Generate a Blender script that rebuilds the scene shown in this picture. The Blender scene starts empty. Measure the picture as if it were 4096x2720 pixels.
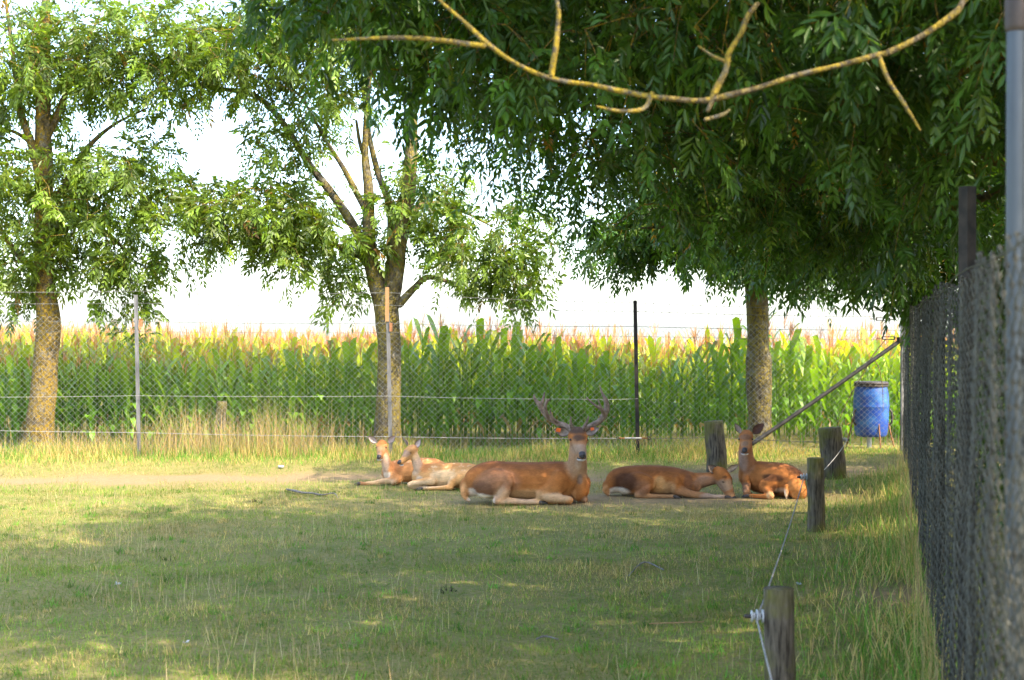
import bpy, bmesh, math, random
import numpy as np
from mathutils import Vector

rng = np.random.default_rng(11)
random.seed(11)
SC = bpy.context.scene
COL = SC.collection

# ------------------------------------------------------------------ camera
CAM_H = 2.16
cam_data = bpy.data.cameras.new('camera')
cam_data.sensor_width = 36.0
cam_data.lens = 50.0
cam_data.clip_start = 0.05
cam_data.clip_end = 3000.0
cam_data.dof.use_dof = True
cam_data.dof.focus_distance = 18.2
cam_data.dof.aperture_fstop = 3.2
cam = bpy.data.objects.new('camera', cam_data)
cam.location = (0.0, 0.0, CAM_H)
cam.rotation_euler = (math.radians(90.0 - 0.42), 0.0, 0.0)
COL.objects.link(cam)
SC.camera = cam

# ------------------------------------------------------------------ world, sun, exposure
SUN_ELEV = 47.0
SUN_H = np.array([0.80, -0.60])                 # horizontal direction towards the sun
SUN_H = SUN_H / np.linalg.norm(SUN_H)
SUN_DIR = np.array([SUN_H[0] * math.cos(math.radians(SUN_ELEV)), SUN_H[1] * math.cos(math.radians(SUN_ELEV)), math.sin(math.radians(SUN_ELEV))])
world = bpy.data.worlds.new('World')
SC.world = world
world.use_nodes = True
wn = world.node_tree
wn.nodes.clear()
sky = wn.nodes.new('ShaderNodeTexSky')
sky.sky_type = 'NISHITA'
sky.sun_disc = False
sky.sun_elevation = math.radians(SUN_ELEV)
sky.sun_rotation = math.atan2(SUN_H[0], SUN_H[1])
sky.air_density = 0.9
sky.dust_density = 2.0
sky.ozone_density = 1.0
bg = wn.nodes.new('ShaderNodeBackground')
bg.inputs['Strength'].default_value = 0.15
wo = wn.nodes.new('ShaderNodeOutputWorld')
wn.links.new(sky.outputs['Color'], bg.inputs['Color'])
wn.links.new(bg.outputs['Background'], wo.inputs['Surface'])

sun_data = bpy.data.lights.new('sun', 'SUN')
sun_data.energy = 2.05
sun_data.angle = math.radians(0.53)
sun_data.color = (1.0, 0.86, 0.66)
sun = bpy.data.objects.new('sun', sun_data)
sun.rotation_euler = Vector((-SUN_DIR[0], -SUN_DIR[1], -SUN_DIR[2])).to_track_quat('-Z', 'Y').to_euler()
COL.objects.link(sun)

SC.view_settings.view_transform = 'Standard'
SC.view_settings.look = 'None'
SC.view_settings.gamma = 1.0
SC.view_settings.exposure = 2.7
SC.view_settings.use_curve_mapping = False
SC.render.engine = 'CYCLES'
SC.cycles.max_bounces = 7
SC.cycles.diffuse_bounces = 4
SC.cycles.glossy_bounces = 2
SC.cycles.transmission_bounces = 4
SC.cycles.transparent_max_bounces = 4
SC.cycles.caustics_reflective = False
SC.cycles.caustics_refractive = False
SC.cycles.sample_clamp_indirect = 1.0
SC.cycles.use_adaptive_sampling = False
SC.cycles.use_denoising = True
SC.render.filter_size = 1.15

# ------------------------------------------------------------------ helpers
def link(o, parent=None):
    COL.objects.link(o)
    if parent is not None:
        o.parent = parent
    return o

def tag(o, label=None, cat=None, group=None, kind=None):
    if label: o['label'] = label
    if cat: o['category'] = cat
    if group: o['group'] = group
    if kind: o['kind'] = kind
    return o

def empty(name, loc=(0, 0, 0), label=None, cat=None, group=None):
    o = bpy.data.objects.new(name, None)
    o.empty_display_size = 0.2
    o.location = loc
    COL.objects.link(o)
    return tag(o, label, cat, group)

def np_mesh(name, V, faces, col=None, smooth=True):
    """V (n,3); faces: list of (m,k) int arrays; col (n,3) point colours."""
    V = np.asarray(V, dtype=np.float32)
    me = bpy.data.meshes.new(name)
    faces = [np.asarray(f, dtype=np.int32) for f in faces if len(f)]
    nl = sum(f.size for f in faces)
    nf = sum(len(f) for f in faces)
    me.vertices.add(len(V)); me.loops.add(nl); me.polygons.add(nf)
    me.vertices.foreach_set('co', V.ravel())
    me.loops.foreach_set('vertex_index', np.concatenate([f.ravel() for f in faces]))
    tot = np.concatenate([np.full(len(f), f.shape[1], np.int32) for f in faces])
    start = np.concatenate([[0], np.cumsum(tot)[:-1]]).astype(np.int32)
    me.polygons.foreach_set('loop_start', start)
    me.polygons.foreach_set('use_smooth', np.full(nf, bool(smooth)))
    me.update(calc_edges=True)
    if col is not None:
        a = me.attributes.new('Col', 'FLOAT_COLOR', 'POINT')
        c = np.ones((len(V), 4), np.float32)
        c[:, :3] = col
        a.data.foreach_set('color', c.ravel())
    return me

def np_obj(name, V, faces, mat, parent=None, col=None, smooth=True):
    me = np_mesh(name, V, faces, col, smooth)
    me.materials.append(mat)
    return link(bpy.data.objects.new(name, me), parent)

class Acc:
    """collects vertices and faces of ONE part"""
    def __init__(s):
        s.V = []; s.F = {}; s.C = []; s.n = 0
    def add(s, V, F, c=None):
        V = np.asarray(V, float).reshape(-1, 3)
        F = np.asarray(F, int)
        s.V.append(V)
        s.F.setdefault(F.shape[1], []).append(F + s.n)
        s.n += len(V)
        if c is not None:
            c = np.asarray(c, float)
            s.C.append(np.broadcast_to(c, (len(V), 3)))
    def tris(s):
        return sum(sum(len(f) for f in fs) * (k - 2) for k, fs in s.F.items())
    def obj(s, name, mat, parent=None, smooth=True):
        V = np.concatenate(s.V)
        faces = [np.concatenate(fs) for fs in s.F.values()]
        col = np.concatenate(s.C) if s.C else None
        return np_obj(name, V, faces, mat, parent, col, smooth)

def unit(v):
    v = np.asarray(v, float)
    return v / (np.linalg.norm(v, axis=-1, keepdims=True) + 1e-9)

def catmull(P, sub):
    P = np.asarray(P, float)
    if len(P) < 3:
        t = np.linspace(0, 1, sub + 1)[:, None]
        return P[0] * (1 - t) + P[-1] * t
    Q = np.vstack([2 * P[0] - P[1], P, 2 * P[-1] - P[-2]])
    out = []
    for i in range(len(P) - 1):
        p0, p1, p2, p3 = Q[i:i + 4]
        t = np.linspace(0, 1, sub, endpoint=False)[:, None]
        out.append(0.5 * (2 * p1 + (p2 - p0) * t + (2 * p0 - 5 * p1 + 4 * p2 - p3) * t ** 2 + (3 * p1 - p0 - 3 * p2 + p3) * t ** 3))
    out.append(P[-1:])
    return np.vstack(out)

def loft(pts, seg=14, sub=5, ref=(0, 0, 1), caps=True, bump=0.0, seed=0):
    """closed tube through (x,y,z,ra,rb) points; ra across (t x ref), rb along the other axis."""
    P = np.array([list(p) if len(p) == 5 else list(p) + [p[3]] for p in pts], float)
    S = catmull(P, sub)
    C = S[:, :3]; ra = np.maximum(S[:, 3], 0.001); rb = np.maximum(S[:, 4], 0.001)
    T = unit(np.gradient(C, axis=0))
    A = unit(np.cross(T, np.asarray(ref, float)))
    B = np.cross(A, T)
    if caps:
        k = 4
        th = np.linspace(0, math.pi / 2, k + 1)[1:]
        def cap(c, t, a, b, r1, r2, sgn):
            m = min(r1, r2)
            cc = [c + sgn * t * m * math.sin(x) for x in th]
            return cc, [r1 * max(math.cos(x), 0.02) for x in th], [r2 * max(math.cos(x), 0.02) for x in th]
        c0, a0, b0 = cap(C[0], T[0], A[0], B[0], ra[0], rb[0], -1)
        c1, a1, b1 = cap(C[-1], T[-1], A[-1], B[-1], ra[-1], rb[-1], 1)
        C = np.vstack([c0[::-1], C, c1]); ra = np.concatenate([a0[::-1], ra, a1]); rb = np.concatenate([b0[::-1], rb, b1])
        A = np.vstack([np.repeat(A[:1], k, 0), A, np.repeat(A[-1:], k, 0)]); B = np.vstack([np.repeat(B[:1], k, 0), B, np.repeat(B[-1:], k, 0)])
    n = len(C)
    ang = np.linspace(0, 2 * math.pi, seg, endpoint=False)
    f = np.ones((n, seg))
    if bump:
        r = np.random.default_rng(seed)
        g = r.normal(size=(n // 3 + 3, seg))
        idx = np.linspace(0, len(g) - 1.01, n)
        i0 = idx.astype(int); w = (idx - i0)[:, None]
        nz = g[i0] * (1 - w) + g[i0 + 1] * w
        nz = (nz + np.roll(nz, 1, 1) + np.roll(nz, -1, 1)) / 2
        f = 1 + bump * nz
    V = C[:, None, :] + (A[:, None, :] * (np.cos(ang)[None, :, None] * (ra[:, None] * f)[:, :, None]) + B[:, None, :] * (np.sin(ang)[None, :, None] * (rb[:, None] * f)[:, :, None]))
    V = V.reshape(-1, 3)
    i = np.arange(n - 1)[:, None] * seg; j = np.arange(seg)[None, :]; j2 = (j + 1) % seg
    F = np.stack([i + j, i + j2, i + seg + j2, i + seg + j], -1).reshape(-1, 4)
    b = len(V)
    V = np.vstack([V, C[:1], C[-1:]])
    jj = np.arange(seg); jj2 = (jj + 1) % seg
    Tr = np.vstack([np.stack([np.full(seg, b), jj2, jj], -1), np.stack([np.full(seg, b + 1), (n - 1) * seg + jj, (n - 1) * seg + jj2], -1)])
    return V, F, Tr

def add_loft(acc, *a, c=None, **k):
    V, F, T = loft(*a, **k)
    n0 = acc.n
    acc.add(V, F, c)
    acc.F.setdefault(3, []).append(T + n0)

def add_box(acc, c, s, rz=0.0, col=None, ax=None):
    """box with centre c, size s; ax optional 3x3 rows of axes"""
    s = np.asarray(s, float) / 2
    q = np.array([[x, y, z] for x in (-1, 1) for y in (-1, 1) for z in (-1, 1)], float) * s
    if ax is None:
        R = np.array([[math.cos(rz), math.sin(rz), 0], [-math.sin(rz), math.cos(rz), 0], [0, 0, 1]])
    else:
        R = np.asarray(ax, float)
    acc.add(q @ R + np.asarray(c, float), [[0, 1, 3, 2], [4, 6, 7, 5], [0, 4, 5, 1], [2, 3, 7, 6], [0, 2, 6, 4], [1, 5, 7, 3]], col)

def tubes(P, r, sides=3, normal=None):
    """P (K,M,3) polylines, r scalar or (K,M): V, F"""
    P = np.asarray(P, float)
    K, M, _ = P.shape
    T = unit(np.gradient(P, axis=1))
    ref = np.array([0.31, 0.17, 0.93]) if normal is None else np.asarray(normal, float)
    A = np.cross(T, np.broadcast_to(ref, T.shape))
    A = unit(A); B = np.cross(A, T)
    r = np.broadcast_to(np.asarray(r, float), (K, M))
    ang = np.linspace(0, 2 * math.pi, sides, endpoint=False)
    V = P[:, :, None, :] + r[:, :, None, None] * (A[:, :, None, :] * np.cos(ang)[:, None] + B[:, :, None, :] * np.sin(ang)[:, None])
    base = (np.arange(K)[:, None, None] * M + np.arange(M - 1)[None, :, None]) * sides
    j = np.arange(sides)[None, None, :]; j2 = (j + 1) % sides
    F = np.stack(np.broadcast_arrays(base + j, base + j2, base + sides + j2, base + sides + j), -1).reshape(-1, 4)
    return V.reshape(-1, 3), F

_lat = np.random.default_rng(5).random((64, 64))
def vnoise(x, y, s, seed=0):
    """smooth value noise 0..1"""
    u = np.asarray(x, float) / s + 17.3 * seed + 100; v = np.asarray(y, float) / s + 9.7 * seed + 100
    i = np.floor(u).astype(int); j = np.floor(v).astype(int)
    a = u - i; b = v - j
    a = a * a * (3 - 2 * a); b = b * b * (3 - 2 * b)
    L = lambda p, q: _lat[p % 64, q % 64]
    return (L(i, j) * (1 - a) + L(i + 1, j) * a) * (1 - b) + (L(i, j + 1) * (1 - a) + L(i + 1, j + 1) * a) * b

def sstep(a, b, x):
    t = np.clip((np.asarray(x, float) - a) / (b - a), 0, 1)
    return t * t * (3 - 2 * t)

# ------------------------------------------------------------------ materials
def new_mat(name):
    m = bpy.data.materials.new(name)
    m.use_nodes = True
    nt = m.node_tree
    nt.nodes.clear()
    out = nt.nodes.new('ShaderNodeOutputMaterial')
    return m, nt, out

def N(nt, t, **k):
    n = nt.nodes.new(t)
    for key, v in k.items():
        if key in n.inputs: n.inputs[key].default_value = v
        else: setattr(n, key, v)
    return n

def coords(nt, scale=(1, 1, 1), kind='Object'):
    tc = N(nt, 'ShaderNodeTexCoord'); mp = N(nt, 'ShaderNodeMapping')
    mp.inputs['Scale'].default_value = scale
    nt.links.new(tc.outputs[kind], mp.inputs['Vector'])
    return mp.outputs['Vector']

def noise(nt, vec, scale, detail=4.0, rough=0.6):
    n = N(nt, 'ShaderNodeTexNoise', Scale=scale, Detail=detail, Roughness=rough)
    nt.links.new(vec, n.inputs['Vector'])
    return n.outputs['Fac']

def ramp(nt, fac, stops):
    r = N(nt, 'ShaderNodeValToRGB')
    e = r.color_ramp.elements
    while len(e) < len(stops): e.new(0.5)
    for el, (p, c) in zip(e, stops):
        el.position = p
        el.color = (c[0], c[1], c[2], 1) if not isinstance(c, (int, float)) else (c, c, c, 1)
    nt.links.new(fac, r.inputs['Fac'])
    return r.outputs['Color']

def mixc(nt, fac, a, b, mode='MIX'):
    m = N(nt, 'ShaderNodeMix', data_type='RGBA', blend_type=mode)
    for sock, v in ((m.inputs[0], fac), (m.inputs[6], a), (m.inputs[7], b)):
        if isinstance(v, (int, float)): sock.default_value = v
        elif isinstance(v, tuple): sock.default_value = (v[0], v[1], v[2], 1)
        else: nt.links.new(v, sock)
    return m.outputs[2]

def attr(nt, name='Col', out='Color'):
    a = N(nt, 'ShaderNodeAttribute', attribute_name=name)
    return a.outputs[out]

def bumpn(nt, h, strength, dist=0.02):
    b = N(nt, 'ShaderNodeBump', Strength=strength, Distance=dist)
    nt.links.new(h, b.inputs['Height'])
    return b.outputs['Normal']

def finish(nt, out, color, rough=0.7, spec=0.3, metal=0.0, normal=None, sheen=0.0):
    p = N(nt, 'ShaderNodeBsdfPrincipled', Roughness=rough, Metallic=metal)
    p.inputs['Specular IOR Level'].default_value = spec
    if sheen:
        p.inputs['Sheen Weight'].default_value = sheen
        p.inputs['Sheen Roughness'].default_value = 0.4
    if isinstance(color, tuple): p.inputs['Base Color'].default_value = (*color, 1)
    else: nt.links.new(color, p.inputs['Base Color'])
    if normal is not None: nt.links.new(normal, p.inputs['Normal'])
    nt.links.new(p.outputs['BSDF'], out.inputs['Surface'])
    return p

def leaf_mat(name, rough=0.45, spec=0.4, trans=0.4, tint=(1.15, 1.25, 0.5), hue_noise=None):
    m, nt, out = new_mat(name)
    c = attr(nt)
    if hue_noise:
        c = mixc(nt, noise(nt, coords(nt), hue_noise, 2), c, mixc(nt, 1.0, c, (1.25, 1.15, 0.8), 'MULTIPLY'))
    p = N(nt, 'ShaderNodeBsdfPrincipled', Roughness=rough)
    p.inputs['Specular IOR Level'].default_value = spec
    t = N(nt, 'ShaderNodeBsdfTranslucent')
    nt.links.new(c, p.inputs['Base Color'])
    nt.links.new(mixc(nt, 1.0, c, tint, 'MULTIPLY'), t.inputs['Color'])
    mx = N(nt, 'ShaderNodeMixShader')
    mx.inputs[0].default_value = trans
    nt.links.new(p.outputs['BSDF'], mx.inputs[1]); nt.links.new(t.outputs['BSDF'], mx.inputs[2])
    nt.links.new(mx.outputs['Shader'], out.inputs['Surface'])
    return m

def bark_mat(name, base=(0.13, 0.108, 0.078), dark=(0.030, 0.025, 0.018), lichen=(0.29, 0.225, 0.03), amount=0.44, fine=18.0):
    m, nt, out = new_mat(name)
    v = coords(nt, (1, 1, 0.45))
    v1 = coords(nt)
    c = mixc(nt, ramp(nt, noise(nt, v, fine, 6), [(0.35, 0.0), (0.7, 1.0)]), dark, base)
    c = mixc(nt, ramp(nt, noise(nt, v1, 7.0, 5), [(0.5, 0.0), (0.62, 1.0)]), c, (0.15, 0.14, 0.115))
    lb = ramp(nt, noise(nt, v1, 2.6, 5, 0.7), [(amount - 0.08, 0.0), (amount + 0.12, 1.0)])
    lf = ramp(nt, noise(nt, v1, 22.0, 6, 0.8), [(0.42, 0.0), (0.56, 1.0)])
    lm = mixc(nt, 1.0, lb, lf, 'MULTIPLY')
    c = mixc(nt, lm, c, mixc(nt, noise(nt, v1, 40, 2), lichen, tuple(x * 0.55 for x in lichen)))
    finish(nt, out, c, 0.9, 0.15, normal=bumpn(nt, noise(nt, v, fine * 1.6, 6), 1.0, 0.05))
    return m

def simple_mat(name, a, b, scale=12.0, rough=0.6, spec=0.3, metal=0.0, stretch=(1, 1, 1), bump=0.2, lo=0.35, hi=0.65):
    m, nt, out = new_mat(name)
    v = coords(nt, stretch)
    n = noise(nt, v, scale, 6)
    c = mixc(nt, ramp(nt, n, [(lo, 0.0), (hi, 1.0)]), a, b)
    finish(nt, out, c, rough, spec, metal, normal=bumpn(nt, n, bump, 0.01))
    return m

M_leaf = leaf_mat('ash_leaf', 0.42, 0.45, 0.45, (1.6, 1.45, 0.35))
M_corn = leaf_mat('corn_leaf', 0.42, 0.4, 0.48, (1.35, 1.25, 0.4), 3.0)
M_grass = leaf_mat('grass_blade', 0.6, 0.2, 0.3, (1.15, 1.15, 0.6))
M_bark = bark_mat('ash_bark')
M_bark_yellow = bark_mat('lichen_bark', amount=0.38, lichen=(0.33, 0.215, 0.018))
M_twig = bark_mat('twig_bark', base=(0.15, 0.125, 0.09), dark=(0.05, 0.04, 0.03), lichen=(0.46, 0.33, 0.035), amount=0.36, fine=30)
M_galv = simple_mat('galvanised_wire', (0.24, 0.24, 0.225), (0.38, 0.37, 0.34), 30, 0.55, 0.5, 0.3)
M_old_wire = simple_mat('weathered_wire', (0.07, 0.075, 0.065), (0.18, 0.18, 0.16), 8, 0.65, 0.3, 0.3)
M_net_wire = simple_mat('dark_coated_wire', (0.018, 0.018, 0.013), (0.080, 0.078, 0.058), 6, 0.6, 0.35, 0.1)
M_post_metal = simple_mat('galvanised_post', (0.075, 0.075, 0.075), (0.20, 0.195, 0.185), 9, 0.55, 0.4, 0.4, (1, 1, 0.25))
M_post_dark = simple_mat('dark_rusty_post', (0.014, 0.013, 0.012), (0.038, 0.030, 0.024), 14, 0.75, 0.3, 0.2)
M_pole = simple_mat('pale_steel_pole', (0.05, 0.06, 0.068), (0.075, 0.088, 0.096), 6, 0.5, 0.4, 0.3, (1, 1, 0.2))
M_rust = simple_mat('rusty_metal', (0.14, 0.06, 0.025), (0.30, 0.15, 0.07), 25, 0.8, 0.2, 0.1)
M_pipe = simple_mat('grey_pipe', (0.024, 0.023, 0.022), (0.05, 0.048, 0.045), 8, 0.6, 0.35, 0.3)
M_black = simple_mat('black_plastic', (0.015, 0.013, 0.012), (0.05, 0.035, 0.028), 10, 0.55, 0.4)
M_white = simple_mat('white_plastic', (0.30, 0.31, 0.31), (0.42, 0.42, 0.41), 15, 0.4, 0.5)
M_rope = simple_mat('pale_rope', (0.20, 0.195, 0.18), (0.32, 0.31, 0.285), 60, 0.8, 0.2)
M_pale_wood = simple_mat('pale_wood', (0.26, 0.145, 0.06), (0.36, 0.22, 0.10), 14, 0.8, 0.2, 0, (1, 1, 0.15))

m, nt, out = new_mat('log_wood')
v = coords(nt, (1, 1, 0.12)); v1 = coords(nt)
c = mixc(nt, ramp(nt, noise(nt, v, 45, 6), [(0.35, 0.0), (0.68, 1.0)]), (0.034, 0.027, 0.019), (0.17, 0.14, 0.10))
c = mixc(nt, ramp(nt, noise(nt, v1, 3.0, 5), [(0.45, 0.0), (0.6, 0.75)]), c, (0.12, 0.115, 0.022))
finish(nt, out, c, 0.9, 0.15, normal=bumpn(nt, noise(nt, v, 60, 5), 0.8, 0.02))
M_log = m

m, nt, out = new_mat('barrel_blue')
v1 = coords(nt)
c = mixc(nt, ramp(nt, noise(nt, v1, 3.5, 5), [(0.45, 0.0), (0.7, 1.0)]), (0.007, 0.04, 0.22), (0.04, 0.15, 0.34))
c = mixc(nt, ramp(nt, noise(nt, v1, 9, 6), [(0.55, 0.0), (0.75, 0.5)]), c, (0.10, 0.13, 0.10))
finish(nt, out, c, 0.45, 0.4, normal=bumpn(nt, noise(nt, v1, 6, 3), 0.15, 0.02))
M_barrel = m

m, nt, out = new_mat('deer_fur')
v = coords(nt, (1, 1, 1)); v2 = coords(nt, (0.5, 1, 1.6))
c = attr(nt)
n1 = noise(nt, v2, 55, 4, 0.7); n2 = noise(nt, v, 9, 4)
c = mixc(nt, 1.0, c, ramp(nt, n1, [(0.25, 0.80), (0.75, 1.18)]), 'MULTIPLY')
c = mixc(nt, 1.0, c, ramp(nt, n2, [(0.3, 0.80), (0.7, 1.18)]), 'MULTIPLY')
finish(nt, out, c, 0.85, 0.15, normal=bumpn(nt, noise(nt, v2, 160, 3), 0.5, 0.006), sheen=0.02)
M_fur = m
M_velvet = simple_mat('antler_velvet', (0.125, 0.09, 0.066), (0.27, 0.20, 0.155), 22, 0.9, 0.15)
M_eye = simple_mat('deer_eye', (0.012, 0.008, 0.006), (0.02, 0.012, 0.008), 9, 0.15, 0.6, bump=0.0)
M_nose = simple_mat('deer_nose', (0.018, 0.016, 0.016), (0.04, 0.034, 0.033), 60, 0.45, 0.4)
M_hoof = simple_mat('deer_hoof', (0.03, 0.026, 0.024), (0.075, 0.06, 0.05), 20, 0.6, 0.3)
M_lip = simple_mat('pale_lip', (0.40, 0.36, 0.32), (0.52, 0.48, 0.43), 30, 0.8, 0.2)
M_tag = simple_mat('orange_tag', (0.75, 0.12, 0.015), (0.85, 0.17, 0.03), 9, 0.45, 0.4)

# ------------------------------------------------------------------ ground
FENCE_Y0, FENCE_Y1 = 22.9, 23.6                 # back fence, left and right end
def back_y(x): return 23.0 + 0.045 * (x + 6.0)
def fence_x(y): return 0.33 + 0.2615 * y         # line of the right-hand fence

def ground_z(x, y):
    x = np.asarray(x, float); y = np.asarray(y, float)
    z = 0.05 * (vnoise(x, y, 2.6, 1) - 0.5) + 0.028 * (vnoise(x, y, 0.9, 2) - 0.5) + 0.012 * (vnoise(x, y, 0.33, 3) - 0.5)
    z = z + 0.08 * sstep(20.8, 22.6, y)
    z = z + 0.10 * sstep(-2.4, 0.0, x - fence_x(np.minimum(y, 24))) * sstep(2, 8, y) * (1 - sstep(23, 26, y))
    f = np.clip((y - 27.0) / 33.0, 0, None)
    z = z - 0.055 * np.clip(x + 17, 0, 60) * np.clip(f, 0, 1) - 0.055 * np.clip(y - 62, 0, None)
    return z

def bare(x, y):
    """0 grass .. 1 bare sandy soil (the worn track in front of the fence and the lying places)"""
    w = 0.9 * (vnoise(x, y, 1.7, 7) - 0.5) + 0.5 * (vnoise(x, y, 0.5, 8) - 0.5)
    t = np.exp(-((y - 20.55 - 0.05 * (x + 4) + w) / 0.62) ** 2)
    d = np.exp(-(((x - 1.6) / 2.6) ** 2 + ((y - 18.0 + 0.5 * w) / 0.95) ** 2)) * 1.0
    p = np.exp(-(((x - 3.05) / 0.5) ** 2 + ((y - 10.9 + 0.5 * w) / 0.75) ** 2)) * 0.9
    return np.clip(np.maximum(np.maximum(t, d), p) * (0.78 + 0.75 * vnoise(x, y, 0.35, 9) * (0.5 + 0.8 * vnoise(x, y, 1.2, 10))), 0, 1)

xs = np.concatenate([np.linspace(-260, -14, 26)[:-1], np.arange(-14, 12, 0.14), np.linspace(12, 260, 26)])
ys = np.concatenate([np.linspace(-60, 2, 16)[:-1], np.arange(2, 26, 0.14), np.linspace(26, 420, 60)])
GX, GY = np.meshgrid(xs, ys)
GZ = ground_z(GX, GY)
nx, ny = len(xs), len(ys)
ii = (np.arange(ny - 1)[:, None] * nx + np.arange(nx - 1)[None, :]).ravel()
gF = np.stack([ii, ii + 1, ii + nx + 1, ii + nx], -1)
bb = bare(GX, GY).ravel()
gc = np.stack([bb, vnoise(GX, GY, 1.4, 4).ravel(), vnoise(GX, GY, 0.5, 5).ravel()], -1)
m, nt, out = new_mat('paddock_soil')
sep = N(nt, 'ShaderNodeSeparateColor'); nt.links.new(attr(nt), sep.inputs['Color'])
v1 = coords(nt)
n1 = noise(nt, v1, 3.0, 8, 0.7); n2 = noise(nt, v1, 26.0, 6, 0.7)
turf = mixc(nt, ramp(nt, n1, [(0.36, 0.0), (0.62, 1.0)]), (0.09, 0.125, 0.022), (0.21, 0.185, 0.055))
turf = mixc(nt, ramp(nt, n2, [(0.42, 0.0), (0.66, 1.0)]), turf, (0.26, 0.20, 0.09))
soil = mixc(nt, ramp(nt, n2, [(0.3, 0.0), (0.7, 1.0)]), (0.19, 0.13, 0.065), (0.29, 0.21, 0.115))
g = mixc(nt, sep.outputs[0], turf, soil)
finish(nt, out, g, 0.95, 0.1, normal=bumpn(nt, n2, 0.7, 0.03))
ground = np_obj('ground', np.stack([GX.ravel(), GY.ravel(), GZ.ravel()], -1), [gF], m, col=gc)
tag(ground, kind='structure')

# ------------------------------------------------------------------ grass
def blades(acc, x, y, h, w, lean, col, segs=1, curl=0.4):
    n = len(x)
    az = rng.uniform(0, 2 * math.pi, n)
    z = ground_z(x, y) - 0.006
    b = np.stack([x, y, z], -1)
    ld = rng.uniform(0, 2 * math.pi, n)
    L = np.stack([np.cos(ld) * lean, np.sin(ld) * lean, np.sqrt(np.clip(1 - lean ** 2, 0.05, 1))], -1) * h[:, None]
    s = np.stack([np.cos(az), np.sin(az), np.zeros(n)], -1) * (w / 2)[:, None]
    tip = b + L
    tip[:, 2] -= curl * lean * h * 0.5
    if segs == 1:
        V = np.stack([b - s, b + s, tip], 1).reshape(-1, 3)
        F = np.arange(n * 3).reshape(-1, 3)
        acc.add(V, F); acc.C.append(np.repeat(col, 3, 0))
    else:
        mid = b + L * 0.55; mid[:, 2] += curl * lean * h * 0.1
        V = np.stack([b - s, b + s, mid + s * 0.75, mid - s * 0.75, tip], 1).reshape(-1, 3)
        o = np.arange(n)[:, None] * 5
        n0 = acc.n
        acc.add(V, o + np.array([[0, 1, 2, 3]])); acc.F.setdefault(3, []).append(n0 + o + np.array([[3, 2, 4]]))
        acc.C.append(np.repeat(col, 5, 0))

def jitter_col(base, n, k=0.22):
    c = np.asarray(base, float) * (1 + k * rng.normal(size=(n, 1))) * (1 + 0.07 * rng.normal(size=(n, 3)))
    return np.clip(c, 0.004, 0.9)

def lawn_points(n, y0, y1, pw=1.0):
    u = rng.random(n)
    y = y0 + (y1 - y0) * u ** pw
    x = rng.uniform(-1, 1, n)
    lo = -0.40 * y - 0.6; hi = np.minimum(fence_x(y) + 0.5, 0.40 * y + 0.8)
    return lo + (hi - lo) * (x + 1) / 2, y

GREEN = np.array([0.115, 0.245, 0.030]); OLIVE = np.array([0.235, 0.25, 0.045]); STRAW = np.array([0.50, 0.39, 0.145])
lawn = Acc()
for (n, y0, y1, hm) in ((120000, 7.2, 13.0, 0.034), (110000, 12.5, 19.0, 0.036), (60000, 18.5, 23.4, 0.045)):
    x, y = lawn_points(n, y0, y1, 0.9)
    bz = bare(x, y)
    patch = 0.6 * vnoise(x * 0.6, y, 0.9, 4) + 0.4 * vnoise(x, y, 2.5, 16); fine = vnoise(x * 0.7, y, 0.3, 6)
    keep = rng.random(n) > bz * 1.15
    x, y, patch, fine, bz = x[keep], y[keep], patch[keep], fine[keep], bz[keep]
    m_ = len(x)
    dry = np.clip(0.13 + 1.5 * (patch - 0.5) + 0.8 * (fine - 0.5) + 0.4 * bz, 0.05, 0.95)
    isdry = rng.random(m_) < dry
    mid = rng.random((m_, 1))
    col = np.where(isdry[:, None], STRAW * (0.55 + 0.5 * mid), GREEN * mid + OLIVE * (1 - mid))
    col = col * (1 + 0.2 * rng.normal(size=(m_, 1))) * (0.62 + 0.75 * vnoise(x * 0.55, y, 0.45, 18))[:, None]; col = np.clip(col, 0.01, 0.8)
    h = hm * rng.lognormal(0, 0.45, m_) * (0.55 + 0.9 * fine)
    blades(lawn, x, y, h, rng.uniform(0.004, 0.009, m_), rng.uniform(0.1, 0.85, m_), col)
o = lawn.obj('short_grass', M_grass, smooth=False)
tag(o, 'short grazed green and straw coloured turf covering the paddock floor', 'grass', kind='stuff')

# thin dry flower stalks standing out of the turf
stalk = Acc()
x, y = lawn_points(5200, 7.5, 20.0, 0.8)
k = (vnoise(x, y, 1.1, 12) > 0.45) & (rng.random(len(x)) > bare(x, y) * 1.2) & (rng.random(len(x)) < np.where(x < -0.5, 1.0, 0.35))
x, y = x[k], y[k]
blades(stalk, x, y, rng.uniform(0.08, 0.27, len(x)), rng.uniform(0.003, 0.0055, len(x)), rng.uniform(0.02, 0.4, len(x)), jitter_col((0.40, 0.33, 0.17), len(x)), 2)
# coarse tufts, clover and droppings that break up the turf
tx, ty = lawn_points(600, 7.4, 19.5, 0.85)
k = (rng.random(len(tx)) > bare(tx, ty) * 1.3)
tx, ty = tx[k], ty[k]
nb = 16
x = np.repeat(tx, nb) + rng.normal(0, 0.03, len(tx) * nb); y = np.repeat(ty, nb) + rng.normal(0, 0.03, len(tx) * nb)
tcol = np.repeat(jitter_col(GREEN * 0.95, len(tx), 0.3), nb, 0); td = np.repeat(rng.random(len(tx)) < 0.3, nb); tcol = np.where(td[:, None], STRAW * 0.85, tcol)
hh = np.repeat(rng.uniform(0.04, 0.09, len(tx)), nb) * rng.uniform(0.5, 1.2, len(x))
blades(stalk, x, y, hh, rng.uniform(0.005, 0.010, len(x)), rng.uniform(0.1, 0.85, len(x)), np.clip(tcol * rng.uniform(0.75, 1.25, (len(x), 1)), 0, 0.8), 2)
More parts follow.
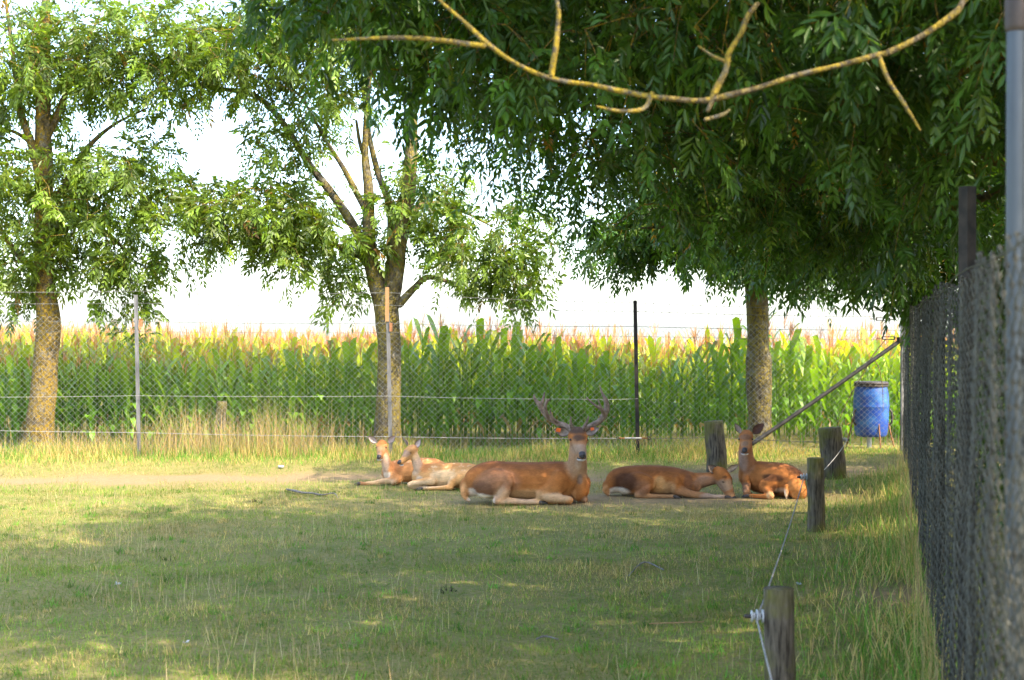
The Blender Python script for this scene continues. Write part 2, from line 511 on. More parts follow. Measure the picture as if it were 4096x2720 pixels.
# rank grass on the strip beside the right-hand fence
n = 15000
y = 6.5 + 14 * rng.random(n) ** 0.9
off = rng.exponential(0.55, n)
x = fence_x(y) + 0.15 - off
k = (rng.random(n) < np.clip(1.15 - off / 1.7, 0, 1)) & (rng.random(n) > bare(x, y) * 0.95)
x, y, off = x[k], y[k], off[k]
gcol = np.where(rng.random((len(x), 1)) < 0.5, jitter_col(STRAW, len(x)), jitter_col(GREEN * 1.1, len(x)))
blades(stalk, x, y, rng.uniform(0.07, 0.30, len(x)) * np.clip(1.3 - off / 1.6, 0.4, 1.3), rng.uniform(0.004, 0.008, len(x)), rng.uniform(0.1, 0.75, len(x)), gcol, 2)
n = 420
y = 5.5 + 16 * rng.random(n); x = fence_x(y) - np.abs(rng.normal(0.03, 0.07, n)) - 0.01
blades(stalk, x, y, rng.uniform(0.25, 0.95, n) * rng.uniform(0.4, 1, n), rng.uniform(0.003, 0.006, n), rng.uniform(0.02, 0.3, n), jitter_col((0.40, 0.31, 0.14), n), 2)
o = stalk.obj('grass_stalks', M_grass, smooth=False)
tag(o, 'thin dry straw stalks and rank tufts standing out of the turf', 'grass', kind='stuff')

# verge along the back fence: low green-and-straw grass, with tall blond grass at the left
verge = Acc()
n = 26000
x = rng.uniform(-9.6, 7.0, n)
y = back_y(x) + rng.normal(0.0, 0.55, n)
k = (y > back_y(x) - 1.45) & (rng.random(n) > bare(x, y) * 0.9)
x, y = x[k], y[k]
p = vnoise(x, y, 0.8, 14)
col = np.where((rng.random(len(x)) < 0.35 + 0.6 * (p - 0.3))[:, None], jitter_col(STRAW * np.array([1.0, 0.98, 0.9]), len(x)), jitter_col(GREEN * 1.15, len(x)))
hh = rng.uniform(0.07, 0.24, len(x)) * (0.5 + 0.9 * p)
hh = hh * np.where(x > 4.4, 0.35, 1.0)
blades(verge, x, y, hh * np.where(y > back_y(x) - 0.3, 1.35, 0.8), rng.uniform(0.005, 0.009, len(x)), rng.uniform(0.1, 0.75, len(x)), col, 2)
o = verge.obj('verge_grass', M_grass, smooth=False)
tag(o, 'rough straw and green grass along the foot of the back fence', 'grass', kind='stuff')

tall = Acc()
def tall_patch(cx, sx, n, hmin, hmax, dy=0.25, ys_=0.28, straw=0.85):
    x = rng.normal(cx, sx, n); y = back_y(x) + dy + rng.normal(0, ys_, n)
    h = rng.uniform(hmin, hmax, n) * (0.55 + 0.75 * vnoise(x, y, 0.35, 15))
    col = np.where((rng.random(n) < straw)[:, None], jitter_col((0.46, 0.34, 0.15), n), jitter_col(GREEN * 1.2, n))
    blades(tall, x, y, h, rng.uniform(0.004, 0.007, n), rng.uniform(0.02, 0.45, n), col, 2)
tall_patch(-5.1, 0.55, 650, 0.4, 1.1)
tall_patch(-3.9, 0.55, 850, 0.4, 1.12)
tall_patch(-6.6, 0.8, 600, 0.25, 0.75)
tall_patch(-3.0, 0.7, 220, 0.2, 0.6)
tall_patch(-0.8, 1.3, 420, 0.12, 0.42, straw=0.45)
tall_patch(1.3, 1.0, 450, 0.12, 0.5, straw=0.55)
tall_patch(3.0, 0.8, 450, 0.2, 0.6, straw=0.6)
o = tall.obj('tall_dry_grass', M_grass, smooth=False)
tag(o, 'tall blond dry grass growing through the foot of the back fence', 'grass', kind='stuff')

# ------------------------------------------------------------------ corn
def corn_leaf(L, W, droop, rise, segs, fold, rngk):
    """one arching corn leaf in the local x-z plane, root at origin"""
    t = np.linspace(0, 1, segs + 1)
    x = L * (t * math.cos(rise) * (1 - 0.15 * t))
    z = L * (t * math.sin(rise)) - droop * L * t ** 2.4
    w = W * np.clip((0.35 + 2.6 * t) * (1 - t) ** 0.55, 0, 1) * 0.5
    w[-1] = 0.001
    wav = 0.012 * np.sin(t * 9 + rngk.uniform(0, 6))
    if fold:
        V = np.stack([np.stack([x, -w, z + 0.35 * w + wav], -1), np.stack([x, 0 * w, z], -1), np.stack([x, w, z + 0.35 * w - wav], -1)], 1).reshape(-1, 3)
        k = 3
    else:
        V = np.stack([np.stack([x, -w, z + wav], -1), np.stack([x, w, z - wav], -1)], 1).reshape(-1, 3)
        k = 2
    F = []
    for i in range(segs):
        for j in range(k - 1):
            F.append([i * k + j, i * k + j + 1, (i + 1) * k + j + 1, (i + 1) * k + j])
    return V, np.array(F)

def rotz(V, a):
    c, s = math.cos(a), math.sin(a)
    return V @ np.array([[c, s, 0], [-s, c, 0], [0, 0, 1]])

CORN_G = np.array([0.125, 0.275, 0.024]); CORN_Y = np.array([0.44, 0.46, 0.045]); CORN_DRY = np.array([0.42, 0.30, 0.11]); TASSEL = np.array([0.50, 0.26, 0.16])
def corn_parts(seed, H, detail=True, ripe_glow=None):
    """list of (part name, V, quads, colour)"""
    r = np.random.default_rng(seed)
    parts = []
    bend = r.normal(0, 0.03, 2)
    def at(z): return np.array([bend[0] * (z / H) ** 2 * 2, bend[1] * (z / H) ** 2 * 2, z])
    zz = np.linspace(0, H * 0.9, 5 if detail else 2)
    V, F = tubes(np.array([[at(z) for z in zz]]), np.array([[0.013, 0.013, 0.011, 0.009, 0.004]]) if detail else np.array([[0.012, 0.005]]), 5 if detail else 3, (0, 1, 0.01))
    parts.append(('stalk', V, F, CORN_G * 0.8))
    plane = r.uniform(0, math.pi)
    nl = 10 if detail else 5
    for i in range(nl):
        f = (i + 0.6) / nl
        z = H * (0.06 + 0.76 * f) if detail else H * (0.36 + 0.42 * f)
        a = plane + (i % 2) * math.pi + r.normal(0, 0.35)
        L = r.uniform(0.68, 1.0) * (1 - 0.35 * abs(f - 0.55)); W = r.uniform(0.085, 0.13) * (1.1 if ripe_glow is not None and ripe_glow < 0.5 else 1.0)
        V, F = corn_leaf(L, W, r.uniform(0.4, 0.9) * (1.2 - 0.75 * f), r.uniform(0.95, 1.3), 6 if detail else 3, detail, r)
        V = rotz(V, a) + at(z)
        k = np.clip((f - 0.15) / 0.85, 0, 1)
        w_ = (0.8 if ripe_glow is None else ripe_glow) * k ** 1.5; c = CORN_G * (1 - w_) + CORN_Y * w_  # upper leaves yellower: sun glow painted in along with ripeness
        if detail and i == 0 and r.random() < 0.15: c = CORN_DRY * 0.8
        parts.append(('leaf', V, F, c * r.uniform(0.8, 1.2)))
    tp = []
    top = at(H * 0.9)
    tp.append([top, top + [0, 0, 0.16], top + [bend[0], bend[1], 0.36]])
    for i in range(6 if detail else 5):
        a = r.uniform(0, 6.28); sp = r.uniform(0.04, 0.11); h = r.uniform(0.15, 0.28); z0 = r.uniform(0.02, 0.12)
        tp.append([top + [0, 0, z0], top + [sp * 0.6 * math.cos(a), sp * 0.6 * math.sin(a), z0 + h * 0.6], top + [sp * math.cos(a), sp * math.sin(a), z0 + h]])
    if detail:
        V, F = tubes(np.array(tp), np.array([[0.0035, 0.0042, 0.002]]), 3, (0.4, 0.9, 0.1))
    else:
        V, F = [], []
        for q in tp:
            a_ = r.uniform(0, 6.28); w_ = np.array([math.cos(a_), math.sin(a_), 0]) * 0.0105
            n_ = len(V); V += [q[0] - w_ * 0.6, q[0] + w_ * 0.6, q[2] + w_ * 0.4, q[2] - w_ * 0.4]; F.append([n_, n_ + 1, n_ + 2, n_ + 3])
        V = np.array(V); F = np.array(F)
    parts.append(('tassel', V, F, TASSEL * r.uniform(0.75, 1.25)))
    return parts

CORN_BASE = []
for s in range(9):
    H = 1.95 + 0.06 * (s % 4)
    ms = []
    for (nm, V, F, c) in corn_parts(100 + s, H, True, 0.22):
        me = np_mesh('corn_' + nm, V, [F], np.broadcast_to(c, V.shape))
        me.materials.append(M_corn)
        ms.append((nm, me))
    CORN_BASE.append(ms)

corn_n = 0
for row in range(2):
    x = -9.9 + 0.1 * row
    while x < 8.3:
        yy = back_y(x) + 1.85 + row * 0.7 + random.uniform(-0.09, 0.09)
        ms = CORN_BASE[random.randrange(len(CORN_BASE))]
        rt = empty('corn_plant', (x, yy, float(ground_z(x, yy)) - 0.01), 'leafy green corn plant with a reddish tassel in the front rows behind the fence', 'corn plant', 'corn plants in the front rows')
        tallf = 0.86 - 0.08 * sstep(-2.2, -4.5, x) + 0.46 * np.exp(-((x + 1.2) / 1.6) ** 2) * vnoise(x, yy, 0.5, 23) ** 1.3 + 0.30 * np.exp(-((x - 4.2) / 1.3) ** 2) * vnoise(x, yy, 0.6, 24) + 0.16 * (vnoise(x, yy, 0.9, 21) - 0.5) - 0.12 * np.exp(-((x - 2.6) / 0.7) ** 2)
        sc = random.uniform(0.93, 1.05) * float(tallf)
        rt.scale = (sc, sc, sc * random.uniform(0.97, 1.04))
        rt.rotation_euler = (random.gauss(0, 0.03), random.gauss(0, 0.03), random.uniform(0, 6.28))
        for nm, me in ms:
            link(bpy.data.objects.new(nm, me), rt)
        corn_n += 1
        x += random.uniform(0.19, 0.25)

field = Acc()
LOW = []
for s in range(14):
    pr = corn_parts(300 + s, 2.0, False)
    LOW.append(pr)
MID = [corn_parts(400 + s, 2.05, True, 0.85) for s in range(6)]
def scatter(protos, X, Y, sc):
    Z = ground_z(X, Y)
    for pi, pr in enumerate(protos):
        sel = np.arange(len(X)) % len(protos) == pi
        if not sel.any(): continue
        px, py, pz, ps = X[sel], Y[sel], Z[sel], sc[sel]
        a = rng.uniform(0, 6.28, len(px)); ca, sa = np.cos(a), np.sin(a)
        for (nm, V, F, c) in pr:
            W = np.empty((len(px), len(V), 3))
            W[:, :, 0] = (V[:, 0] * ca[:, None] - V[:, 1] * sa[:, None]) * ps[:, None] + px[:, None]
            W[:, :, 1] = (V[:, 0] * sa[:, None] + V[:, 1] * ca[:, None]) * ps[:, None] + py[:, None]
            W[:, :, 2] = V[:, 2] * ps[:, None] + pz[:, None]
            FF = (F[None] + (np.arange(len(px)) * len(V))[:, None, None]).reshape(-1, 4)
            j = np.clip(1 + 0.15 * rng.normal(size=(len(px), 1, 1)), 0.5, 1.6)
            field.add(W.reshape(-1, 3), FF); field.C.append((np.broadcast_to(c, W.shape) * j).reshape(-1, 3))
X, Y = [], []
for row in range(2, 7):
    x = np.arange(-11.5, 10.5, 0.23) + rng.normal(0, 0.04, len(np.arange(-11.5, 10.5, 0.23)))
    X.append(x); Y.append(back_y(x) + 1.85 + row * 0.7 + rng.normal(0, 0.06, len(x)))
X = np.concatenate(X); Y = np.concatenate(Y)
scatter(MID, X, Y, rng.uniform(0.80, 0.97, len(X)) * (1 - 0.12 * np.exp(-((X - 3.0) / 1.2) ** 2) + 0.10 * np.exp(-((X + 1.2) / 1.3) ** 2)))
X, Y = [], []
yy = 28.6
while yy < 64:
    step = 0.22 if yy < 40 else 0.36
    x = np.arange(-0.42 * yy - 1, 0.40 * yy + 1, step)
    x = x + rng.normal(0, 0.06, len(x))
    X.append(x); Y.append(yy + rng.normal(0, 0.1, len(x)))
    yy += 0.72 if yy < 40 else 1.0
X = np.concatenate(X); Y = np.concatenate(Y)
o_ = rng.permutation(len(X)); X = X[o_]; Y = Y[o_]
scatter(LOW, X, Y, rng.uniform(0.86, 1.08, len(X)) * (0.92 + 0.16 * vnoise(X, Y, 2.5, 22)))
print('field tris', field.tris(), 'corn plants', corn_n)
o = field.obj('corn_field', M_corn)
tag(o, 'wide field of ripening corn, sun glow painted into its tops, with reddish tassels beyond the front rows', 'corn', kind='stuff')

# ------------------------------------------------------------------ trees
def leaf_cloud(acc, P, D, L, pairs, ll, lw, fine, col):
    """pinnate leaves: rachis from P along D with pairs of leaflets"""
    n = len(P)
    D = unit(D)
    up = unit(np.array([0, 0, 1.0]) + 0.45 * rng.normal(size=(n, 3)))
    S = unit(np.cross(D, up)); U = np.cross(S, D)
    L = L * rng.uniform(0.75, 1.2, n)
    ts, sg = [], []
    for i in range(pairs):
        ts += [0.3 + 0.58 * i / max(pairs - 1, 1)] * 2; sg += [-1, 1]
    ts.append(1.0); sg.append(0)
    ts = np.array(ts); sg = np.array(sg, float)
    J = len(ts)
    base = P[:, None] + D[:, None] * (L[:, None] * ts)[:, :, None]
    base[:, :, 2] -= (0.35 * L[:, None] * ts ** 2)
    side = sg[None, :, None]
    dv = D[:, None] * np.where(sg == 0, 1.0, 0.62)[None, :, None] + S[:, None] * side * 0.78 + 0.16 * rng.normal(size=(n, J, 3))
    dv[:, :, 2] -= 0.32 + 0.35 * (ts[None] ** 2)
    dv = unit(dv)
    nv = U[:, None] + 0.35 * rng.normal(size=(n, J, 3))
    wv = unit(np.cross(dv, nv))
    nrm = np.cross(wv, dv)
    le = ll * rng.uniform(0.72, 1.15, (n, J, 1)) * rng.uniform(0.65, 1.3, (n, 1, 1)); wd = lw * rng.uniform(0.8, 1.2, (n, J, 1)) * 0.5
    c = np.clip(col[:, None] * (1 + 0.13 * rng.normal(size=(n, J, 1))), 0.004, 0.9)
    if fine:
        v = [base, base + dv * le * 0.28 + wv * wd * 0.85 + nrm * wd * 0.3, base + dv * le * 0.62 + wv * wd + nrm * wd * 0.25 - nrm * le * 0.03,
             base + dv * le - nrm * le * 0.1, base + dv * le * 0.62 - wv * wd + nrm * wd * 0.25 - nrm * le * 0.03, base + dv * le * 0.28 - wv * wd * 0.85 + nrm * wd * 0.3]
        V = np.stack(v, 2).reshape(-1, 3)
        q = np.arange(n * J)[:, None] * 6
        acc.add(V, np.vstack([q + np.array([[0, 1, 2, 3]]), q + np.array([[0, 3, 4, 5]])]))
        acc.C.append(np.repeat(c.reshape(-1, 3), 6, 0))
    else:
        v = [base, base + dv * le * 0.42 + wv * wd, base + dv * le - nrm * le * 0.06, base + dv * le * 0.42 - wv * wd]
        V = np.stack(v, 2).reshape(-1, 3)
        q = np.arange(n * J)[:, None] * 4
        acc.add(V, q + np.array([[0, 1, 2, 3]]))
        acc.C.append(np.repeat(c.reshape(-1, 3), 4, 0))

GAPS = []        # (point, radius): openings in the crowns through which a sun fleck reaches this point
def open_mask(P):
    keep = np.ones(len(P), bool)
    for (q, r) in GAPS:
        d = P - np.asarray(q, float)
        t = d @ SUN_DIR
        dist = np.linalg.norm(d - t[:, None] * SUN_DIR, axis=1)
        keep &= ~((dist < r + (0.26 if q[2] > 0.15 else 0.10)) & (t > 0.4))
    return keep

LEAF_G = np.array([0.080, 0.135, 0.020])
def grow_tree(name, label, trunk, limbs, blobs, mat, group='ash trees around the paddock', leaf=(0.29, 4, 0.142, 0.042), fine=False, per=7, seed=1, cut=None, bare_twigs=0, tone=1.0, shell=0.5, twig_r=1.0, hue=(1, 1, 1)):
    """trunk, limbs: lists of (x,y,z,r); blobs: (cx,cy,cz,rx,ry,rz,n)"""
    r = np.random.default_rng(seed)
    bx, by = trunk[0][0], trunk[0][1]
    rt = empty(name, (bx, by, float(ground_z(bx, by))), label, 'tree', group)
    off = np.array(rt.location)
    a = Acc()
    tp = [(p[0] - off[0], p[1] - off[1], p[2] - off[2], p[3]) for p in trunk]
    q_ = tp[0]; tp = [(q_[0], q_[1], q_[2] - 0.15, q_[3] * 1.55), (q_[0], q_[1], q_[2] + 0.06, q_[3] * 1.3), (q_[0], q_[1], q_[2] + 0.28, q_[3] * 1.03)] + tp[1:]
    add_loft(a, tp, seg=18, sub=9, ref=(0, 1, 0.02), bump=0.035, seed=seed)
    a.obj('trunk', mat, rt)
    nodes = [catmull(np.array([list(p[:3]) for p in trunk]), 5)[4:]]
    for li, lb in enumerate(limbs):
        a = Acc()
        add_loft(a, [(p[0] - off[0], p[1] - off[1], p[2] - off[2], p[3]) for p in lb], seg=9, sub=6, ref=(0.1, 1, 0.05), bump=0.11 if mat is M_twig else 0.05, seed=seed + li)
        a.obj('branch', mat, rt)
        nodes.append(catmull(np.array([list(p[:3]) for p in lb]), 5))
    nodes = np.vstack(nodes)
    cl, cd = [], []
    for (cx, cy, cz, rx, ry, rz, n) in blobs:
        u = unit(r.normal(size=(n, 3)))
        rad = (shell + (1 - shell) * r.random((n, 1))) ** 0.8 * np.where(r.random((n, 1)) < 0.25, r.random((n, 1)), 1)
        p = np.array([cx, cy, cz]) + u * rad * np.array([rx, ry, rz])
        cl.append(p); cd.append(u)
    cl = np.vstack(cl); cd = np.vstack(cd)
    if cut is not None:
        k = cut(cl); cl, cd = cl[k], cd[k]
    order = np.argsort(np.linalg.norm(cl - np.array([bx, by, max(2.5, trunk[-1][2] * 0.6)]), axis=1))
    cl, cd = cl[order], cd[order]
    tw, twr = [], []
    nd = np.empty((len(nodes) + len(cl) * 3, 3)); nn = len(nodes); nd[:nn] = nodes
    for p, u in zip(cl, cd):
        d2 = ((nd[:nn] - p) ** 2).sum(1) + 0.6 * np.maximum(nd[:nn, 2] - p[2] - 0.3, 0) ** 2
        q = nd[np.argmin(d2)]
        ln = np.linalg.norm(p - q)
        mid = (p + q) / 2 + np.array([0, 0, 0.10 * ln]) + r.normal(0, 0.06 * ln + 0.01, 3)
        m2 = q * 0.72 + p * 0.28 + (mid - (p + q) / 2) * 0.8
        tw.append([q, m2, mid, p]); r0 = (0.006 + 0.010 * min(ln, 2.0)) * twig_r
        twr.append([r0, r0 * 0.8, r0 * 0.6, r0 * 0.35])
        nd[nn] = mid; nd[nn + 1] = p; nn += 2
    # leafy end twigs
    o = unit(cd * 0.7 + 0.7 * r.normal(size=cd.shape) + np.array([0, 0, -0.25]))
    tl = r.uniform(0.25, 0.55, (len(cl), 1)) * (leaf[0] / 0.26)
    e1 = cl + o * tl * 0.5; e2 = cl + o * tl; e2[:, 2] -= 0.1 * tl[:, 0]
    tw += [[c_, (c_ + a_) / 2, a_, b_] for c_, a_, b_ in zip(cl, e1, e2)]
    twr += [[0.006 * twig_r, 0.005 * twig_r, 0.004 * twig_r, 0.0025 * twig_r]] * len(cl)
    V, F = tubes(np.array(tw), np.array(twr), 3)
    t_ = np_obj('twigs', V - off, [F], M_twig, rt)
    tag(t_, kind='stuff')
    f = r.random((per, len(cl), 1))
    P = (cl[None] * (1 - f) + e2[None] * f).reshape(-1, 3)
    D = (o[None] * 0.7 + 0.85 * r.normal(size=(per, len(cl), 3))); D[:, :, 2] -= 0.25
    D = D.reshape(-1, 3)
    k = open_mask(P)
    P, D = P[k], D[k]
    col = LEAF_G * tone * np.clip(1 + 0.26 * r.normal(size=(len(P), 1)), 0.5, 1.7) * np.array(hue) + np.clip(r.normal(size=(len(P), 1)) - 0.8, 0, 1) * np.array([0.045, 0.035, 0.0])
    ctint = np.tile(np.clip(1 + 0.22 * r.normal(size=(len(cl), 1)), 0.55, 1.6), (per, 1))[k]
    col = col * ctint
    dead = r.random(len(P)) < 0.006
    col[dead] = np.array([0.30, 0.17, 0.04])
    fo = Acc()
    leaf_cloud(fo, P - off, D, leaf[0], leaf[1], leaf[2], leaf[3], fine, col)
    fobj = fo.obj('foliage', M_leaf, rt, smooth=False)
    tag(fobj, kind='stuff')
    print(name, 'clusters', len(cl), 'leaf tris', fo.tris())
    return rt

def far(px, py, D=24.3, r=0.05):            # a point of the far tree row measured on the photograph, at its distance
    return ((px - 1180.5) / 3280.0 * D, D, CAM_H - (py - 760.0) / 3280.0 * D, r)

def pth(pts, D=24.3):
    return [(*far(p[0], p[1], D - 0.45 * (p[3] if len(p) > 3 else 0))[:3], p[2]) for p in pts]

def blob(px, py, rx, rz, ry, n, D=24.3):
    q = far(px, py, D); s = D / 3280.0
    return (q[0], q[1], q[2], rx * s, ry, rz * s, n)

# points that sun flecks reach
GAPS += [((3.55, 17.95, 0.22), 0.42), ((0.2, 6.1, 3.2), 0.5), ((0.6, 6.1, 3.2), 0.6), ((0.95, 6.1, 3.35), 0.65), ((1.4, 6.1, 3.25), 0.5), ((0.75, 16.6, 0), 0.14), ((0.2, 15.4, 0), 0.15), ((1.3, 15.9, 0), 0.12), 
         ((3.1, 16.7, 0.1), 0.2), ((3.6, 14.6, 0.1), 0.3), ((3.1, 11.0, 0.1), 0.2), ((4.2, 17.2, 0.1), 0.3),
         ((4.1, 24.2, 0.9), 0.4)]

# centre tree
grow_tree('ash_tree', 'grey forked ash tree behind the fence stake, many limbs fanning out',
    pth([(893, 1052, 0.25), (895, 940, 0.215), (898, 820, 0.20), (893, 740, 0.205), (890, 690, 0.225)]),
    [pth([(885, 700, 0.16), (868, 655, 0.15), (853, 590, 0.13), (850, 520, 0.11), (850, 440, 0.09), (842, 340, 0.06, -0.3), (850, 200, 0.04, -0.5), (860, 40, 0.02, -0.6)]),
     pth([(898, 700, 0.17), (908, 640, 0.16), (918, 570, 0.15), (935, 490, 0.13, 0.2), (945, 400, 0.12, 0.3), (952, 260, 0.09, 0.3), (960, 80, 0.05, 0.3), (955, -100, 0.02, 0.3)]),
     pth([(856, 610, 0.10), (815, 520, 0.085, -0.2), (760, 440, 0.075, -0.5), (710, 375, 0.065, -0.7), (650, 280, 0.055, -0.9), (590, 222, 0.045, -1.1), (510, 205, 0.035, -1.2), (420, 195, 0.02, -1.3)]),
     pth([(850, 600, 0.07), (800, 577, 0.055, -0.3), (740, 556, 0.045, -0.5), (670, 548, 0.03, -0.7), (600, 520, 0.015, -0.9)]),
     pth([(851, 500, 0.06), (825, 450, 0.055, 0.2), (790, 385, 0.045, 0.4), (755, 330, 0.035, 0.5), (700, 230, 0.02, 0.6)]),
     pth([(906, 630, 0.09), (903, 540, 0.075, -0.3), (897, 470, 0.065, -0.4), (872, 400, 0.055, -0.5), (853, 320, 0.045, -0.6), (838, 220, 0.03, -0.6), (820, 60, 0.015, -0.7)]),
     pth([(850, 470, 0.05), (853, 410, 0.045, -0.4), (830, 330, 0.035, -0.7), (822, 280, 0.025, -0.8)]),
     pth([(922, 700, 0.075), (955, 665, 0.06, -0.2), (985, 640, 0.05, -0.3), (1035, 650, 0.035, -0.5), (1080, 668, 0.022, -0.6), (1170, 640, 0.012, -0.7)]),
     pth([(935, 500, 0.06), (985, 470, 0.045, -0.2), (1050, 480, 0.03, -0.4), (1130, 520, 0.015, -0.5)])],
    [blob(590, 110, 250, 110, 1.5, 190), blob(540, 490, 180, 75, 1.1, 135), blob(690, 560, 90, 55, 0.7, 45), blob(1130, 560, 150, 95, 1.0, 105), blob(790, 640, 40, 45, 0.4, 14),
     blob(1010, 450, 70, 70, 0.7, 40), blob(850, 20, 320, 140, 1.8, 200), blob(760, 250, 90, 60, 0.8, 26), blob(930, 470, 45, 140, 0.7, 30), blob(1180, 630, 90, 45, 0.5, 26), blob(700, 490, 90, 60, 0.8, 42), blob(640, 330, 90, 60, 0.7, 34), blob(830, 560, 60, 90, 0.6, 22)],
    M_bark, seed=21, per=6, tone=1.3, hue=(1.12, 1.06, 0.8), shell=0.35)

# left tree
grow_tree('ash_tree', 'leftmost ash tree with a yellow lichen covered leaning trunk',
    pth([(88, 1052, 0.26), (97, 930, 0.225), (106, 820, 0.205), (112, 745, 0.20), (104, 660, 0.17), (101, 540, 0.16), (103, 420, 0.15), (100, 280, 0.13), (104, 100, 0.10), (112, -110, 0.04)]),
    [pth([(95, 640, 0.08), (55, 600, 0.065, -0.2), (20, 560, 0.05, -0.4), (-30, 470, 0.03, -0.5)]),
     pth([(103, 500, 0.08), (150, 430, 0.065, -0.3), (195, 350, 0.05, -0.6), (260, 290, 0.03, -0.8), (340, 250, 0.015, -0.9)]),
     pth([(100, 440, 0.09), (75, 340, 0.075, 0.2), (50, 260, 0.06, 0.4), (30, 120, 0.04, 0.5), (10, -40, 0.02, 0.5)]),
     pth([(103, 330, 0.07), (140, 250, 0.055, -0.4), (180, 140, 0.04, -0.8), (230, 40, 0.02, -1.0)]),
     pth([(104, 560, 0.06), (170, 520, 0.045, -0.4), (250, 540, 0.03, -0.8), (310, 600, 0.015, -0.9)]),
     pth([(101, 380, 0.05), (70, 330, 0.04, -0.5), (20, 300, 0.025, -0.8), (-50, 300, 0.012, -0.9)])],
    [blob(80, 120, 190, 170, 1.6, 165), blob(50, 420, 180, 110, 1.4, 105), blob(210, 480, 120, 100, 1.0, 75), blob(300, 610, 75, 75, 0.6, 52), blob(300, 390, 130, 70, 1.1, 70),
     blob(340, 120, 190, 120, 1.4, 150), blob(20, 630, 60, 40, 0.6, 28), blob(118, 590, 30, 50, 0.3, 24), blob(320, 720, 18, 35, 0.2, 8), blob(-120, 300, 130, 300, 1.4, 120), blob(240, 680, 15, 30, 0.2, 5)],
    M_bark_yellow, seed=33, per=6, tone=1.3, hue=(1.12, 1.06, 0.8), shell=0.35)

# tree with the straight trunk at the right end of the back fence
grow_tree('ash_tree', 'ash tree with a bare straight mottled trunk right of the deer, crown in shade',
    pth([(1753, 1062, 0.24), (1752, 960, 0.20), (1750, 850, 0.225), (1747, 780, 0.18), (1746, 700, 0.19), (1738, 625, 0.165), (1740, 520, 0.14), (1752, 380, 0.11), (1765, 200, 0.07), (1770, 60, 0.03)], 24.2),
    [pth([(1738, 600, 0.07), (1700, 590, 0.055, -0.4), (1640, 575, 0.04, -0.8), (1560, 565, 0.025, -1.1), (1480, 560, 0.012, -1.3)], 24.2),
     pth([(1742, 560, 0.07), (1800, 500, 0.055, 0.3), (1880, 440, 0.04, 0.6), (1980, 380, 0.02, 0.8)], 24.2),
     pth([(1742, 480, 0.07), (1700, 400, 0.05, -0.5), (1630, 330, 0.035, -0.9), (1540, 260, 0.02, -1.2)], 24.2),
     pth([(1732, 632, 0.03), (1690, 636, 0.016, -0.2), (1650, 640, 0.006, -0.3)], 24.2),
     pth([(1735, 655, 0.018), (1700, 664, 0.010, -0.1), (1672, 662, 0.005, -0.2)], 24.2)],
    [blob(1750, 330, 380, 250, 2.6, 420, 24.0), blob(1560, 500, 150, 70, 1.0, 120, 23.2), blob(1440, 545, 90, 35, 0.6, 45, 23.0), blob(1900, 560, 190, 85, 1.6, 200, 23.4), blob(1720, 560, 110, 35, 0.9, 50, 23.4)],
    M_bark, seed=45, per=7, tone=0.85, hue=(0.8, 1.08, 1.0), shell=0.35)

# row of ash trees outside the right-hand fence, crowns hanging over the paddock
grow_tree('ash_tree', 'ash tree whose dark hanging crown fills the right side above the fence corner',
    [(6.9, 17.6, 0.05, 0.24), (6.85, 17.6, 1.4, 0.20), (6.7, 17.5, 3.0, 0.18), (6.5, 17.5, 5.0, 0.13), (6.4, 17.4, 7.6, 0.05)],
    [[(6.7, 17.5, 2.8, 0.09), (6.0, 17.3, 3.4, 0.07), (5.0, 17.1, 3.7, 0.05), (3.9, 17.0, 3.8, 0.02)],
     [(6.6, 17.5, 3.6, 0.09), (5.8, 18.2, 4.6, 0.06), (4.8, 18.9, 5.4, 0.02)],
     [(6.5, 17.5, 4.4, 0.08), (5.8, 16.4, 5.4, 0.06), (4.9, 15.2, 6.2, 0.02)]],
    [(5.2, 17.4, 5.7, 3.2, 3.0, 3.0, 820), (4.0, 17.0, 3.9, 1.6, 1.6, 0.9, 170), (5.9, 18.5, 3.2, 1.3, 1.9, 0.75, 190)],
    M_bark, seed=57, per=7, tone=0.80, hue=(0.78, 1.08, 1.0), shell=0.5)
grow_tree('ash_tree', 'nearer ash tree leaning over the paddock, its drooping dark foliage top centre',
    [(5.3, 11.6, 0.05, 0.25), (5.25, 11.6, 1.5, 0.21), (5.0, 11.7, 3.0, 0.19), (4.8, 11.8, 5.0, 0.13), (4.6, 11.8, 7.8, 0.05)],
    [[(5.0, 11.7, 2.9, 0.10), (4.0, 11.8, 3.6, 0.075), (2.8, 11.9, 4.1, 0.055), (1.5, 12.0, 4.4, 0.035), (0.2, 12.1, 4.3, 0.015)],
     [(4.9, 11.7, 3.8, 0.09), (4.2, 12.9, 4.6, 0.06), (3.0, 13.9, 5.2, 0.03), (1.9, 14.5, 5.3, 0.015)],
     [(4.8, 11.8, 4.8, 0.08), (3.6, 10.9, 5.8, 0.05), (2.2, 10.3, 6.4, 0.02)],
     [(3.2, 11.9, 3.95, 0.04), (2.6, 12.4, 3.5, 0.028), (1.9, 12.9, 3.15, 0.02), (1.2, 13.2, 3.1, 0.010)],
     [(4.3, 11.8, 3.4, 0.05), (3.8, 12.6, 3.2, 0.03), (3.2, 13.2, 3.0, 0.012)]],
    [(3.6, 12.4, 5.9, 3.6, 3.3, 2.8, 1150), (1.3, 12.1, 4.6, 2.2, 2.2, 1.6, 700), (2.9, 13.4, 3.5, 1.5, 1.4, 0.6, 260), (0.4, 11.2, 5.4, 1.9, 1.6, 1.3, 260)],
    M_bark, seed=69, per=7, tone=0.80, hue=(0.78, 1.08, 1.0), leaf=(0.22, 4, 0.096, 0.028), shell=0.45)
